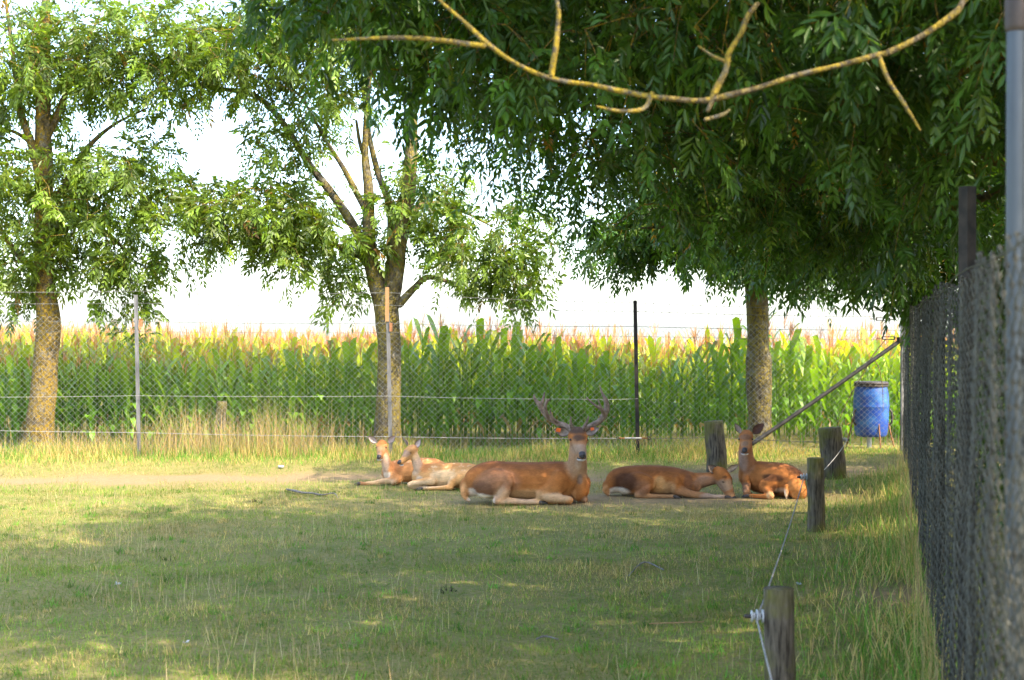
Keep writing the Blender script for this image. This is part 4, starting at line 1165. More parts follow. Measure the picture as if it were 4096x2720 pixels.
def ellipsoid(c, r, n=16):
    u = np.linspace(0, math.pi, n // 2 + 1); v = np.linspace(0, 2 * math.pi, n, endpoint=False)
    return loft([(c[0], c[1], c[2] - r[2] * math.cos(x), max(r[0] * math.sin(x), 1e-3), max(r[1] * math.sin(x), 1e-3)) for x in u], seg=n, sub=1, ref=(0, 1, 0), caps=False)

def remeshed(acc, name, mat, parent, voxel, smooth_it, paint, flow=None, hairs=16000):
    src = acc.obj('tmp', mat)
    md = src.modifiers.new('r', 'REMESH'); md.mode = 'VOXEL'; md.voxel_size = voxel; md.use_smooth_shade = True
    sm = src.modifiers.new('s', 'SMOOTH'); sm.factor = 0.5; sm.iterations = smooth_it
    dg = bpy.context.evaluated_depsgraph_get()
    me = bpy.data.meshes.new_from_object(src.evaluated_get(dg))
    old = src.data
    bpy.data.objects.remove(src); bpy.data.meshes.remove(old)
    me.name = name
    n = len(me.vertices)
    co = np.empty(n * 3, np.float32); me.vertices.foreach_get('co', co); co = co.reshape(-1, 3).astype(float)
    if paint is not None:
        col = paint(co)
        for a_ in list(me.attributes):
            if a_.name == 'Col': me.attributes.remove(a_)
        a = me.attributes.new('Col', 'FLOAT_COLOR', 'POINT')
        c = np.ones((n, 4), np.float32); c[:, :3] = np.clip(col, 0.003, 0.95)
        a.data.foreach_set('color', c.ravel())
    me.materials.clear(); me.materials.append(mat)
    me.polygons.foreach_set('use_smooth', np.ones(len(me.polygons), bool))
    print(name, parent.name if parent else '', 'tris', len(me.polygons) * 2)
    ob = link(bpy.data.objects.new(name, me), parent)
    if flow is not None:
        nr = np.empty(n * 3, np.float32); me.vertices.foreach_get('normal', nr); nr = nr.reshape(-1, 3).astype(float)
        i = rng.integers(0, n, hairs); p_ = co[i] + rng.normal(0, voxel * 0.4, (hairs, 3)); nn_ = nr[i]
        k = p_[:, 2] > 0.012; p_, nn_, i = p_[k], nn_[k], i[k]
        d = flow(p_); d = d - nn_ * (d * nn_).sum(1, keepdims=True); d = unit(d + 0.12 * rng.normal(size=d.shape)) + nn_ * 0.16
        ln = rng.uniform(0.014, 0.030, (len(p_), 1))
        sd = unit(np.cross(d, nn_)) * rng.uniform(0.0010, 0.0022, (len(p_), 1))
        V = np.stack([p_ - sd - nn_ * 0.002, p_ + sd - nn_ * 0.002, p_ + d * ln], 1).reshape(-1, 3)
        hc = np.clip(col[i] * rng.uniform(0.80, 1.16, (len(p_), 1)), 0.004, 0.9)
        h = np_obj('fur', V, [np.arange(len(V)).reshape(-1, 3)], M_fur, parent, np.repeat(hc, 3, 0), smooth=False)
        tag(h, kind='stuff')
    return ob

def coat(base, marks, grad=None):
    """base coat colour plus soft ellipsoidal markings (centre, radii, colour, weight)"""
    def f(co):
        c = np.tile(np.array(base, float), (len(co), 1))
        wob = 0.12 * (vnoise(co[:, 0] + co[:, 1], co[:, 2], 0.09, 40) - 0.5) + 0.10 * (vnoise(co[:, 0], co[:, 2] + co[:, 1], 0.035, 41) - 0.5)
        if grad is not None: c = grad(co, c, wob)
        for (q, r, k, w) in marks:
            d = np.sqrt((((co - np.array(q)) / np.array(r)) ** 2).sum(1)) + wob
            m_ = (w * (1 - sstep(0.62, 1.08, d)))[:, None]
            c = c * (1 - m_) + np.array(k) * m_
        return c * np.array([1.14, 1.06, 0.96])
    return f

def head_lofts(acc, c, f, s=1.0, slim=1.0):
    """skull centred at c, muzzle pointing along f; returns the frame"""
    c = np.asarray(c, float); f = unit(f); up = np.array([0, 0, 1.0])
    sd = unit(np.cross(f, up)); u = np.cross(sd, f)
    rows = [(-0.075, -0.005, 0.050, 0.058), (-0.03, 0.01, 0.078, 0.078), (0.03, 0.012, 0.088, 0.080), (0.085, 0.0, 0.080, 0.074), (0.14, -0.018, 0.062, 0.062), (0.20, -0.034, 0.047, 0.050), (0.25, -0.044, 0.041, 0.041), (0.285, -0.05, 0.034, 0.032)]
    pts = []
    for (a, b, rx, rz) in rows:
        q = c + f * a * s + u * b * s
        pts.append((q[0], q[1], q[2], rx * s * slim, rz * s))
    V, F, T = loft(pts, seg=16, sub=4, ref=tuple(u))
    n0 = acc.n; acc.add(V, F); acc.F.setdefault(3, []).append(T + n0)
    # cheeks and jaw
    q0 = c + f * 0.02 * s - u * 0.05 * s; q1 = c + f * 0.20 * s - u * 0.072 * s
    add_loft(acc, [tuple(q0) + (0.055 * s * slim, 0.045 * s), tuple((q0 + q1) / 2) + (0.044 * s * slim, 0.035 * s), tuple(q1) + (0.028 * s, 0.022 * s)], seg=12, sub=4, ref=tuple(u))
    for sg in (-1, 1):      # brow ridges
        q = c + f * 0.06 * s + u * 0.045 * s + sd * sg * 0.062 * s
        add_loft(acc, [tuple(q - f * 0.02 * s) + (0.02 * s,), tuple(q + f * 0.02 * s) + (0.02 * s,)], seg=8, sub=2, ref=tuple(u))
    return c, f, u, sd

def face(parent, fr, s=1.0, slim=1.0, closed=False):
    c, f, u, sd = fr
    for sg in (-1, 1):
        q = c + f * 0.088 * s + u * 0.016 * s + sd * sg * 0.074 * s * slim
        a = Acc(); V, F, T = ellipsoid(q, (0.017 * s, 0.017 * s, (0.006 if closed else 0.014) * s), 12); a.add(V, F); a.F.setdefault(3, []).append(T)
        a.obj('eye', M_eye, parent)
    q = c + f * 0.300 * s - u * 0.043 * s
    a = Acc()
    add_loft(a, [tuple(q - f * 0.02 * s + u * 0.012 * s) + (0.034 * s, 0.024 * s), tuple(q + f * 0.004 * s) + (0.033 * s, 0.026 * s), tuple(q + f * 0.014 * s - u * 0.006 * s) + (0.022 * s, 0.016 * s)], seg=14, sub=3, ref=tuple(u))
    n_ = a.obj('nose', M_nose, parent)
    for sg in (-1, 1):
        a = Acc(); w = q + f * 0.016 * s + sd * sg * 0.022 * s
        add_loft(a, [tuple(w - sd * 0.006) + (0.007 * s,), tuple(w + sd * 0.006) + (0.007 * s,)], seg=8, sub=2, ref=tuple(u)); a.obj('nostril', M_black, n_)
    # mouth line with pale lower lip
    w = c + f * 0.268 * s - u * 0.078 * s
    a = Acc(); th = np.linspace(-1, 1, 9)
    P = np.array([w + sd * t * 0.040 * s + f * (0.026 * (1 - t * t)) * s - u * 0.006 * abs(t) * s for t in th])
    V, F = tubes(P[None], 0.0065 * s, 6, tuple(u)); a.add(V, F); a.obj('mouth', M_black, parent)
    a = Acc(); P2 = P - u * 0.014 * s - f * 0.002
    V, F = tubes(P2[None], np.array([[0.006, 0.010, 0.012, 0.013, 0.013, 0.013, 0.012, 0.010, 0.006]]) * s, 8, tuple(u)); a.add(V, F)
    a.obj('lower_lip', M_lip, parent)

def ear(parent, base, tip, facing, w, inner=(0.42, 0.33, 0.29), outer=(0.20, 0.105, 0.055), rim=(0.07, 0.045, 0.035), tagc=None):
    base = np.asarray(base, float); tip = np.asarray(tip, float)
    ax = tip - base; L = np.linalg.norm(ax); ax = ax / L
    fc = np.asarray(facing, float); fc = unit(fc - ax * (fc @ ax)); sd = np.cross(ax, fc)
    nu, nv = 11, 9
    U, Vv = np.meshgrid(np.linspace(0, 1, nu), np.linspace(-1, 1, nv), indexing='ij')
    wd = w * np.clip(np.sin(math.pi * np.clip(U, 0.0, 1) ** 0.78 * 0.94 + 0.10), 0.03, 1)
    cup = (1 - Vv ** 2) * wd * (0.75 - 0.35 * U)
    P = base + ax * (U * L)[..., None] + sd * (Vv * wd)[..., None] - fc * cup[..., None]
    Q = P - fc * 0.007
    V = np.vstack([P.reshape(-1, 3), Q.reshape(-1, 3)])
    n = nu * nv
    F = []
    for i in range(nu - 1):
        for j in range(nv - 1):
            a = i * nv + j
            F.append([a, a + 1, a + nv + 1, a + nv]); F.append([n + a + nv, n + a + nv + 1, n + a + 1, n + a])
        for j in (0, nv - 1):
            a = i * nv + j
            F.append([a, a + nv, n + a + nv, n + a])
    for j in range(nv - 1):
        a = (nu - 1) * nv + j
        F.append([a, a + 1, n + a + 1, n + a])
    e = np.clip(np.abs(Vv) ** 4 + np.clip(U - 0.8, 0, 1) * 3, 0, 1)[..., None]
    ci = np.array(inner) * (1 - e) + np.array(rim) * e
    ci = ci * (0.8 + 0.4 * rng.random(ci.shape[:2] + (1,)))
    co = np.array(outer) * (1 - 0.6 * e) + np.array(rim) * 0.6 * e
    a = Acc(); a.add(V, F, None); a.C.append(np.vstack([ci.reshape(-1, 3), co.reshape(-1, 3)]))
    o = a.obj('ear', M_fur, parent)
    if tagc is not None:
        q = base + ax * L * tagc[0] + sd * w * tagc[1] - fc * w * 0.25
        t = Acc(); add_box(t, q + fc * 0.012, (0.050 * tagc[2], 0.008, 0.055 * tagc[2]), 0.0, ax=np.stack([sd, fc, ax])); t.obj('ear_tag', M_tag, o, smooth=False)['label'] = 'orange plastic ear tag'
    return o

def hoof(parent, a0, a1, r):
    a0 = np.asarray(a0, float); a1 = np.asarray(a1, float)
    sd = unit(np.cross(a1 - a0, (0, 0, 1))) * r * 0.5
    for sg in (-1, 1):
        a = Acc(); add_loft(a, [tuple(a0 + sd * sg) + (r * 0.62, r * 0.8), tuple((a0 + a1) / 2 + sd * sg) + (r * 0.6, r * 0.85), tuple(a1 + sd * sg * 0.8) + (r * 0.25, r * 0.3)], seg=10, sub=3)
        a.obj('hoof', M_hoof, parent)

def L_(acc, *pts, ref=(0, 0, 1), seg=16):
    add_loft(acc, list(pts), seg=seg, sub=5, ref=ref)

GD = 'red deer lying in the shade'
# ---- the stag
y0 = 17.75
st = empty('red_deer_stag', (0.17, y0, gp(0.1, y0) + 0.005), 'reddish stag with large velvet antlers lying in the middle, facing the camera', 'deer', GD)
a = Acc()
L_(a, (-0.70, 0.02, 0.19, 0.12, 0.13), (-0.60, 0.0, 0.245, 0.19, 0.20), (-0.45, 0, 0.272, 0.23, 0.236), (-0.25, 0, 0.268, 0.245, 0.238), (0.0, 0, 0.255, 0.265, 0.243), (0.25, 0, 0.255, 0.255, 0.247), (0.45, 0, 0.262, 0.22, 0.243), (0.60, -0.02, 0.25, 0.18, 0.22), (0.70, -0.04, 0.20, 0.10, 0.15))
L_(a, (0.58, -0.01, 0.26, 0.17, 0.17), (0.63, -0.05, 0.40, 0.135, 0.15), (0.645, -0.05, 0.52, 0.118, 0.135), (0.65, -0.02, 0.64, 0.108, 0.12), (0.648, 0.03, 0.76, 0.09, 0.10), ref=(0, 1, 0))
L_(a, (0.68, -0.10, 0.34, 0.07, 0.09), (0.705, -0.12, 0.18, 0.09, 0.09), (0.66, -0.12, 0.10, 0.09, 0.08), ref=(0, 1, 0))       # brisket
fr = head_lofts(a, (0.645, 0.0, 0.815), (0.13, -0.90, -0.40), 1.30, 1.04)
# hind leg on the near side: thigh, shank, metatarsus
L_(a, (-0.52, -0.13, 0.23, 0.13, 0.17), (-0.38, -0.20, 0.27, 0.13, 0.17), (-0.26, -0.245, 0.29, 0.095, 0.13), (-0.22, -0.27, 0.26, 0.07, 0.09))
L_(a, (-0.235, -0.265, 0.28, 0.07, 0.07), (-0.255, -0.275, 0.18, 0.075, 0.07), (-0.30, -0.28, 0.08, 0.065, 0.05), ref=(0, 1, 0))
L_(a, (-0.35, -0.28, 0.055, 0.055, 0.055), (-0.22, -0.285, 0.05, 0.036, 0.045), (0.0, -0.29, 0.036, 0.028, 0.032), (0.12, -0.29, 0.04, 0.034, 0.038), (0.17, -0.29, 0.032, 0.028, 0.03))
# near fore leg folded
L_(a, (0.45, -0.17, 0.30, 0.09, 0.15), (0.33, -0.22, 0.18, 0.09, 0.12), (0.20, -0.255, 0.115, 0.07, 0.075))
L_(a, (0.18, -0.27, 0.115, 0.055, 0.06), (0.33, -0.285, 0.09, 0.055, 0.06), (0.47, -0.29, 0.07, 0.047, 0.05), (0.54, -0.285, 0.055, 0.045, 0.05))
L_(a, (0.53, -0.25, 0.04, 0.035, 0.038), (0.40, -0.24, 0.03, 0.028, 0.03), (0.27, -0.235, 0.03, 0.03, 0.03))
L_(a, (0.62, 0.02, 0.10, 0.07, 0.08), (0.70, -0.10, 0.06, 0.045, 0.05), (0.735, -0.14, 0.045, 0.04, 0.042))                  # far knee
L_(a, (-0.71, -0.02, 0.22, 0.05, 0.06), (-0.765, -0.05, 0.15, 0.045, 0.05), (-0.75, -0.07, 0.07, 0.03, 0.035), (-0.70, -0.08, 0.03, 0.02, 0.02), ref=(0, 1, 0))   # tail
def st_grad(co, c, w):
    k = sstep(0.30, 0.10, co[:, 2] + 0.25 * w)[:, None] * (co[:, 0] < 0.62)[:, None]
    c = c * (1 - 0.75 * k) + np.array(ORANGE) * 0.75 * k * 1.1
    d = sstep(0.33, 0.50, co[:, 2] + 0.3 * w)[:, None] * (co[:, 0] < 0.5)[:, None]
    return c * (1 - 0.7 * d) + np.array(DARK) * 1.3 * 0.7 * d
paint = coat(RUST, [((-0.33, -0.2, 0.26), (0.30, 0.3, 0.20), (0.25, 0.15, 0.10), 0.65), ((-0.50, -0.15, 0.18), (0.22, 0.3, 0.13), (0.12, 0.062, 0.038), 0.8), ((0.05, -0.25, 0.10), (0.35, 0.25, 0.10), PALE, 0.6), ((-0.28, -0.28, 0.08), (0.14, 0.15, 0.17), (0.40, 0.28, 0.185), 0.8),
    ((-0.55, -0.2, 0.055), (0.22, 0.3, 0.085), WHITE, 1.0), ((-0.68, -0.15, 0.10), (0.10, 0.2, 0.10), WHITE, 0.7), ((-0.76, -0.05, 0.12), (0.075, 0.12, 0.14), (0.50, 0.26, 0.11), 1.0), ((-0.05, -0.30, 0.03), (0.30, 0.1, 0.06), (0.46, 0.33, 0.23), 0.9),
    ((0.36, -0.29, 0.09), (0.25, 0.12, 0.075), (0.50, 0.35, 0.22), 0.85), ((0.65, -0.1, 0.55), (0.20, 0.3, 0.32), (0.30, 0.18, 0.10), 1.0), ((0.65, -0.17, 0.50), (0.05, 0.12, 0.09), (0.33, 0.25, 0.18), 0.6), ((0.67, -0.17, 0.30), (0.045, 0.1, 0.07), GREYD, 0.8), ((0.645, -0.02, 0.90), (0.13, 0.16, 0.12), (0.085, 0.054, 0.04), 1.0),
    ((0.655, -0.14, 0.81), (0.09, 0.12, 0.055), (0.095, 0.06, 0.046), 0.9), ((0.69, -0.30, 0.70), (0.12, 0.11, 0.07), (0.30, 0.225, 0.175), 0.9), ((0.66, -0.18, 0.68), (0.14, 0.16, 0.08), (0.30, 0.215, 0.155), 0.8), ((0.73, -0.14, 0.05), (0.08, 0.08, 0.07), (0.20, 0.12, 0.075), 0.9)], st_grad)
remeshed(a, 'body', M_fur, st, 0.0125, 3, paint, lambda p: np.stack([np.where(p[:, 2] > 0.5, 0.0, -1.0), np.where(p[:, 2] > 0.62, 0.8, 0.1), np.where(p[:, 2] > 0.5, -0.8, -0.35)], -1), 39000)
face(st, fr, 1.30, 1.04)
hoof(st, (0.17, -0.29, 0.032), (0.255, -0.295, 0.014), 0.030)
hoof(st, (0.27, -0.235, 0.03), (0.18, -0.24, 0.015), 0.026)
ear(st, (0.545, 0.02, 0.855), (0.355, -0.02, 0.905), (0.15, -1, 0.05), 0.062, inner=(0.36, 0.29, 0.24), tagc=(0.72, 0.15, 1.0))
ear(st, (0.745, 0.02, 0.855), (0.915, -0.02, 0.925), (-0.15, -1, 0.05), 0.058, inner=(0.40, 0.33, 0.29), tagc=(0.55, -0.35, 0.75))
def antler(paths):
    a = Acc()
    for p in paths: add_loft(a, [(q[0], q[1], q[2], q[3] * 0.94) for q in p], seg=10, sub=5, ref=(0.1, 1, 0.1), bump=0.03)
    remeshed(a, 'antler', M_velvet, st, 0.007, 3, None)
antler([[(0.590, 0.01, 0.89, 0.044), (0.50, 0.06, 0.945, 0.040), (0.39, 0.10, 0.985, 0.038), (0.28, 0.12, 1.055, 0.036), (0.215, 0.12, 1.14, 0.036), (0.175, 0.11, 1.21, 0.036), (0.125, 0.10, 1.27, 0.024), (0.105, 0.10, 1.335, 0.012)],
        [(0.185, 0.11, 1.19, 0.030), (0.215, 0.10, 1.26, 0.024), (0.238, 0.09, 1.36, 0.012)],
        [(0.30, 0.11, 1.03, 0.028), (0.255, 0.0, 1.12, 0.026), (0.245, -0.05, 1.20, 0.023), (0.262, -0.06, 1.29, 0.013)], [(0.25, -0.045, 1.22, 0.018), (0.285, -0.04, 1.275, 0.015), (0.31, -0.04, 1.29, 0.009)],
        [(0.41, 0.09, 0.985, 0.026), (0.335, -0.02, 1.05, 0.022), (0.305, -0.06, 1.14, 0.012)], [(0.588, -0.01, 0.91, 0.032), (0.562, -0.06, 0.98, 0.022), (0.558, -0.09, 1.07, 0.011)]])
antler([[(0.715, 0.01, 0.89, 0.042), (0.80, 0.06, 0.935, 0.040), (0.90, 0.10, 0.985, 0.040), (0.98, 0.12, 1.06, 0.042), (1.02, 0.12, 1.16, 0.042), (1.01, 0.11, 1.26, 0.033), (0.965, 0.10, 1.35, 0.020), (0.935, 0.10, 1.43, 0.011)],
        [(0.99, 0.10, 1.08, 0.026), (0.945, 0.02, 1.16, 0.026), (0.88, -0.02, 1.20, 0.020), (0.80, -0.05, 1.265, 0.014), (0.755, -0.06, 1.305, 0.009)],
        [(0.945, 0.02, 1.165, 0.018), (0.925, -0.01, 1.225, 0.015), (0.90, -0.02, 1.29, 0.009)], [(0.715, -0.01, 0.905, 0.030), (0.755, -0.06, 0.99, 0.022), (0.78, -0.09, 1.075, 0.011)]])

# ---- the hind asleep with its head on the ground
y0 = 18.45
sl = empty('red_deer_hind', (2.07, y0, gp(2.07, y0) + 0.005), 'dark backed hind asleep right of the stag, its head resting on the ground', 'deer', GD)
a = Acc()
L_(a, (-0.80, 0.0, 0.13, 0.09, 0.10), (-0.70, 0, 0.19, 0.16, 0.17), (-0.52, 0, 0.21, 0.20, 0.19), (-0.30, 0, 0.208, 0.21, 0.20), (-0.05, 0, 0.20, 0.215, 0.195), (0.12, 0, 0.185, 0.19, 0.175), (0.25, -0.01, 0.17, 0.15, 0.15))
L_(a, (0.12, 0.0, 0.19, 0.13, 0.155), (0.30, -0.02, 0.20, 0.10, 0.115), (0.45, -0.04, 0.225, 0.085, 0.09), (0.58, -0.05, 0.25, 0.075, 0.08))
fr = head_lofts(a, (0.63, -0.10, 0.275), (0.52, -0.42, -0.74), 1.16)
L_(a, (-0.60, -0.10, 0.17, 0.10, 0.13), (-0.45, -0.17, 0.20, 0.10, 0.14), (-0.33, -0.21, 0.20, 0.075, 0.10), (-0.29, -0.23, 0.17, 0.055, 0.07))
L_(a, (-0.29, -0.23, 0.19, 0.055, 0.05), (-0.36, -0.235, 0.12, 0.06, 0.055), (-0.43, -0.235, 0.055, 0.045, 0.04), ref=(0, 1, 0))
L_(a, (-0.46, -0.235, 0.045, 0.042, 0.042), (-0.30, -0.24, 0.035, 0.028, 0.032), (-0.10, -0.25, 0.03, 0.023, 0.026), (0.0, -0.25, 0.03, 0.026, 0.028))
L_(a, (0.05, -0.12, 0.21, 0.07, 0.12), (0.05, -0.17, 0.13, 0.075, 0.10), (0.12, -0.21, 0.09, 0.055, 0.06), (0.26, -0.235, 0.055, 0.042, 0.045), (0.38, -0.24, 0.042, 0.036, 0.04), (0.52, -0.25, 0.03, 0.024, 0.026), (0.66, -0.27, 0.027, 0.025, 0.026))
L_(a, (-0.80, -0.02, 0.16, 0.04, 0.05), (-0.86, -0.04, 0.09, 0.035, 0.04), (-0.82, -0.06, 0.035, 0.025, 0.03), ref=(0, 1, 0))
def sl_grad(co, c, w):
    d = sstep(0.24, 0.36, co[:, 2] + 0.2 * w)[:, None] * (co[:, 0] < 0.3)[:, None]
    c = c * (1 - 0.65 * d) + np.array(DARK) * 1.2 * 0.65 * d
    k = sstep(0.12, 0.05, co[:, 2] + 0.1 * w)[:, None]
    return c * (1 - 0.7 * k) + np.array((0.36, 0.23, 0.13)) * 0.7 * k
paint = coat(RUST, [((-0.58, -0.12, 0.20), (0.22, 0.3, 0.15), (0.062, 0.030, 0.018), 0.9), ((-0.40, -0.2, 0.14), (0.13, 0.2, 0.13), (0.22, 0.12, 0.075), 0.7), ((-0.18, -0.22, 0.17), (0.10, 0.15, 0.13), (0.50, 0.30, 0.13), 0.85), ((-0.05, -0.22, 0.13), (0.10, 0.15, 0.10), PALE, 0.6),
    ((-0.70, -0.14, 0.07), (0.17, 0.25, 0.075), WHITE, 0.95), ((-0.85, -0.04, 0.08), (0.06, 0.1, 0.10), (0.46, 0.24, 0.10), 1.0), ((0.20, -0.14, 0.20), (0.07, 0.2, 0.13), (0.14, 0.07, 0.045), 0.7), ((0.42, -0.06, 0.18), (0.19, 0.3, 0.13), (0.24, 0.155, 0.11), 0.85),
    ((0.16, -0.22, 0.09), (0.18, 0.1, 0.08), (0.34, 0.18, 0.09), 0.8), ((0.5, -0.25, 0.03), (0.2, 0.1, 0.06), (0.40, 0.31, 0.26), 0.85), ((0.66, -0.07, 0.32), (0.10, 0.12, 0.06), (0.33, 0.15, 0.06), 0.8), ((0.67, -0.18, 0.17), (0.13, 0.13, 0.10), (0.34, 0.25, 0.18), 0.9), ((0.66, -0.16, 0.275), (0.05, 0.09, 0.025), (0.06, 0.035, 0.025), 0.8), ((0.76, -0.17, 0.07), (0.07, 0.07, 0.07), (0.22, 0.15, 0.11), 0.8)], sl_grad)
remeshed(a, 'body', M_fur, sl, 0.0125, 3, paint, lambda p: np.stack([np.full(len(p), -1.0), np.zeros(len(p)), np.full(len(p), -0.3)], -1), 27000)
face(sl, fr, 1.16, 1.0, closed=True)
hoof(sl, (0.0, -0.25, 0.03), (0.08, -0.255, 0.012), 0.026); hoof(sl, (0.66, -0.27, 0.027), (0.75, -0.28, 0.012), 0.026); hoof(sl, (-0.03, -0.21, 0.028), (0.06, -0.2, 0.012), 0.024)
ear(sl, (0.575, -0.09, 0.325), (0.455, -0.12, 0.415), (0.1, -1, 0.15), 0.055, inner=(0.26, 0.21, 0.18))
ear(sl, (0.715, -0.06, 0.335), (0.865, -0.04, 0.415), (0.2, -0.9, -0.35), 0.046, inner=(0.45, 0.38, 0.32), outer=(0.13, 0.08, 0.06))

# ---- the hind curled up at the right, rump to the camera, head up
y0 = 18.3
rd = empty('red_deer_hind', (3.38, y0, gp(3.38, y0) + 0.005), 'upright headed hind curled up at the right with its sunlit rump towards the camera', 'deer', GD)
a = Acc()
L_(a, (0.21, -0.30, 0.15, 0.13, 0.14), (0.17, -0.20, 0.20, 0.20, 0.19), (0.08, -0.04, 0.218, 0.235, 0.215), (-0.05, 0.14, 0.218, 0.23, 0.21), (-0.18, 0.30, 0.225, 0.19, 0.20), (-0.28, 0.40, 0.23, 0.12, 0.15))
L_(a, (-0.24, 0.34, 0.24, 0.15, 0.15), (-0.30, 0.26, 0.38, 0.12, 0.125), (-0.335, 0.21, 0.50, 0.098, 0.105), (-0.34, 0.19, 0.60, 0.088, 0.09), (-0.335, 0.20, 0.70, 0.075, 0.08), ref=(0, 1, 0))
fr = head_lofts(a, (-0.335, 0.17, 0.745), (-0.22, -0.90, -0.33), 1.06)
L_(a, (0.02, -0.17, 0.20, 0.10, 0.14), (-0.08, -0.19, 0.16, 0.10, 0.12), (-0.16, -0.15, 0.15, 0.07, 0.09))
L_(a, (-0.15, -0.15, 0.15, 0.06, 0.06), (-0.13, -0.28, 0.09, 0.055, 0.055), (-0.115, -0.38, 0.05, 0.043, 0.043), ref=(1, 0, 0.1))
L_(a, (-0.115, -0.38, 0.04, 0.04, 0.04), (-0.22, -0.30, 0.035, 0.026, 0.03), (-0.34, -0.20, 0.03, 0.026, 0.028))
L_(a, (-0.30, 0.22, 0.20, 0.08, 0.10), (-0.34, 0.10, 0.13, 0.06, 0.07), (-0.36, 0.0, 0.07, 0.045, 0.05), (-0.375, -0.06, 0.05, 0.04, 0.042))
L_(a, (-0.37, -0.05, 0.035, 0.03, 0.03), (-0.31, 0.03, 0.03, 0.025, 0.026))
L_(a, (0.20, -0.36, 0.17, 0.105, 0.12), (0.23, -0.40, 0.10, 0.11, 0.10), (0.20, -0.41, 0.05, 0.09, 0.05), ref=(0, 1, 0))
L_(a, (0.075, -0.39, 0.17, 0.03, 0.03), (0.07, -0.42, 0.10, 0.026, 0.026), (0.065, -0.43, 0.05, 0.015, 0.015), ref=(0, 1, 0))
paint = coat(RUST, [((0.05, -0.05, 0.42), (0.28, 0.35, 0.07), (0.24, 0.095, 0.033), 0.7), ((0.22, -0.15, 0.33), (0.15, 0.25, 0.12), (0.045, 0.021, 0.013), 0.85), ((-0.03, -0.2, 0.26), (0.24, 0.2, 0.055), (0.055, 0.025, 0.015), 0.8), ((-0.05, -0.25, 0.09), (0.09, 0.14, 0.11), (0.05, 0.024, 0.015), 0.85), ((0.20, -0.42, 0.12), (0.17, 0.15, 0.15), (0.50, 0.23, 0.075), 0.85),  # brighter haunch, and pale hock below: sunlight painted into the coat
    ((0.02, -0.36, 0.07), (0.10, 0.14, 0.10), (0.62, 0.53, 0.42), 0.95), ((-0.115, -0.38, 0.05), (0.07, 0.08, 0.07), (0.52, 0.33, 0.17), 0.95), ((-0.33, 0.2, 0.46), (0.14, 0.2, 0.22), (0.26, 0.155, 0.10), 0.7), ((-0.40, 0.1, 0.42), (0.09, 0.14, 0.22), (0.27, 0.20, 0.165), 0.85), ((-0.34, 0.0, 0.09), (0.12, 0.2, 0.10), (0.20, 0.13, 0.09), 0.8),
    ((-0.34, 0.10, 0.83), (0.13, 0.14, 0.06), (0.30, 0.125, 0.045), 0.85), ((-0.36, 0.05, 0.76), (0.10, 0.12, 0.045), (0.19, 0.11, 0.075), 0.8), ((-0.33, 0.02, 0.66), (0.14, 0.15, 0.075), (0.36, 0.22, 0.125), 0.85), ((-0.385, -0.06, 0.69), (0.07, 0.08, 0.04), (0.17, 0.115, 0.09), 0.7)])
remeshed(a, 'body', M_fur, rd, 0.0125, 3, paint, lambda p: np.stack([np.where(p[:, 2] > 0.45, 0.1, 0.5), np.where(p[:, 2] > 0.45, 0.4, -0.8), np.where(p[:, 2] > 0.45, -0.8, -0.4)], -1), 27000)
face(rd, fr, 1.06)
hoof(rd, (-0.36, -0.18, 0.03), (-0.43, -0.13, 0.012), 0.025); hoof(rd, (-0.31, 0.03, 0.03), (-0.40, -0.01, 0.012), 0.024)
ear(rd, (-0.405, 0.18, 0.80), (-0.485, 0.18, 0.925), (-0.75, -0.5, 0.1), 0.048, inner=(0.36, 0.28, 0.24), outer=(0.24, 0.13, 0.085))
ear(rd, (-0.25, 0.18, 0.795), (-0.105, 0.17, 0.93), (-0.25, -1, 0.0), 0.058, inner=(0.115, 0.06, 0.045), outer=(0.2, 0.1, 0.06))

# ---- the young spotted hind in front at the left
y0 = 19.25
sp = empty('red_deer_calf', (-1.12, y0, gp(-1.12, y0) + 0.005), 'pale spotted young deer left of the stag, eyes narrowed, front of the two', 'deer', GD)
a = Acc()
L_(a, (-0.13, 0.0, 0.16, 0.11, 0.13), (-0.02, 0, 0.18, 0.145, 0.155), (0.14, 0, 0.175, 0.165, 0.165), (0.34, 0, 0.178, 0.175, 0.172), (0.52, 0, 0.175, 0.165, 0.168), (0.68, 0.0, 0.15, 0.13, 0.145), (0.78, 0.0, 0.11, 0.08, 0.09))
L_(a, (-0.07, 0.0, 0.17, 0.10, 0.10), (-0.135, -0.02, 0.27, 0.075, 0.085), (-0.175, -0.01, 0.37, 0.063, 0.072), (-0.21, 0.0, 0.46, 0.058, 0.065), ref=(0, 1, 0))
fr = head_lofts(a, (-0.235, 0.0, 0.51), (-0.62, -0.62, -0.40), 0.88, 0.96)
L_(a, (-0.02, -0.10, 0.16, 0.06, 0.09), (0.06, -0.15, 0.125, 0.055, 0.065), (-0.08, -0.17, 0.11, 0.042, 0.045), (-0.20, -0.18, 0.09, 0.036, 0.04), (-0.255, -0.18, 0.07, 0.033, 0.036))
L_(a, (-0.25, -0.17, 0.05, 0.026, 0.03), (-0.12, -0.15, 0.03, 0.022, 0.024), (-0.02, -0.14, 0.028, 0.022, 0.024))
L_(a, (0.55, -0.09, 0.16, 0.09, 0.12), (0.42, -0.14, 0.15, 0.075, 0.10), (0.34, -0.17, 0.12, 0.055, 0.065))
L_(a, (0.34, -0.17, 0.13, 0.05, 0.045), (0.30, -0.18, 0.07, 0.05, 0.045), (0.27, -0.19, 0.04, 0.035, 0.035), ref=(0, 1, 0))
L_(a, (0.30, -0.19, 0.038, 0.036, 0.038), (0.15, -0.20, 0.03, 0.024, 0.027), (-0.02, -0.21, 0.027, 0.021, 0.023), (-0.08, -0.21, 0.027, 0.022, 0.024))
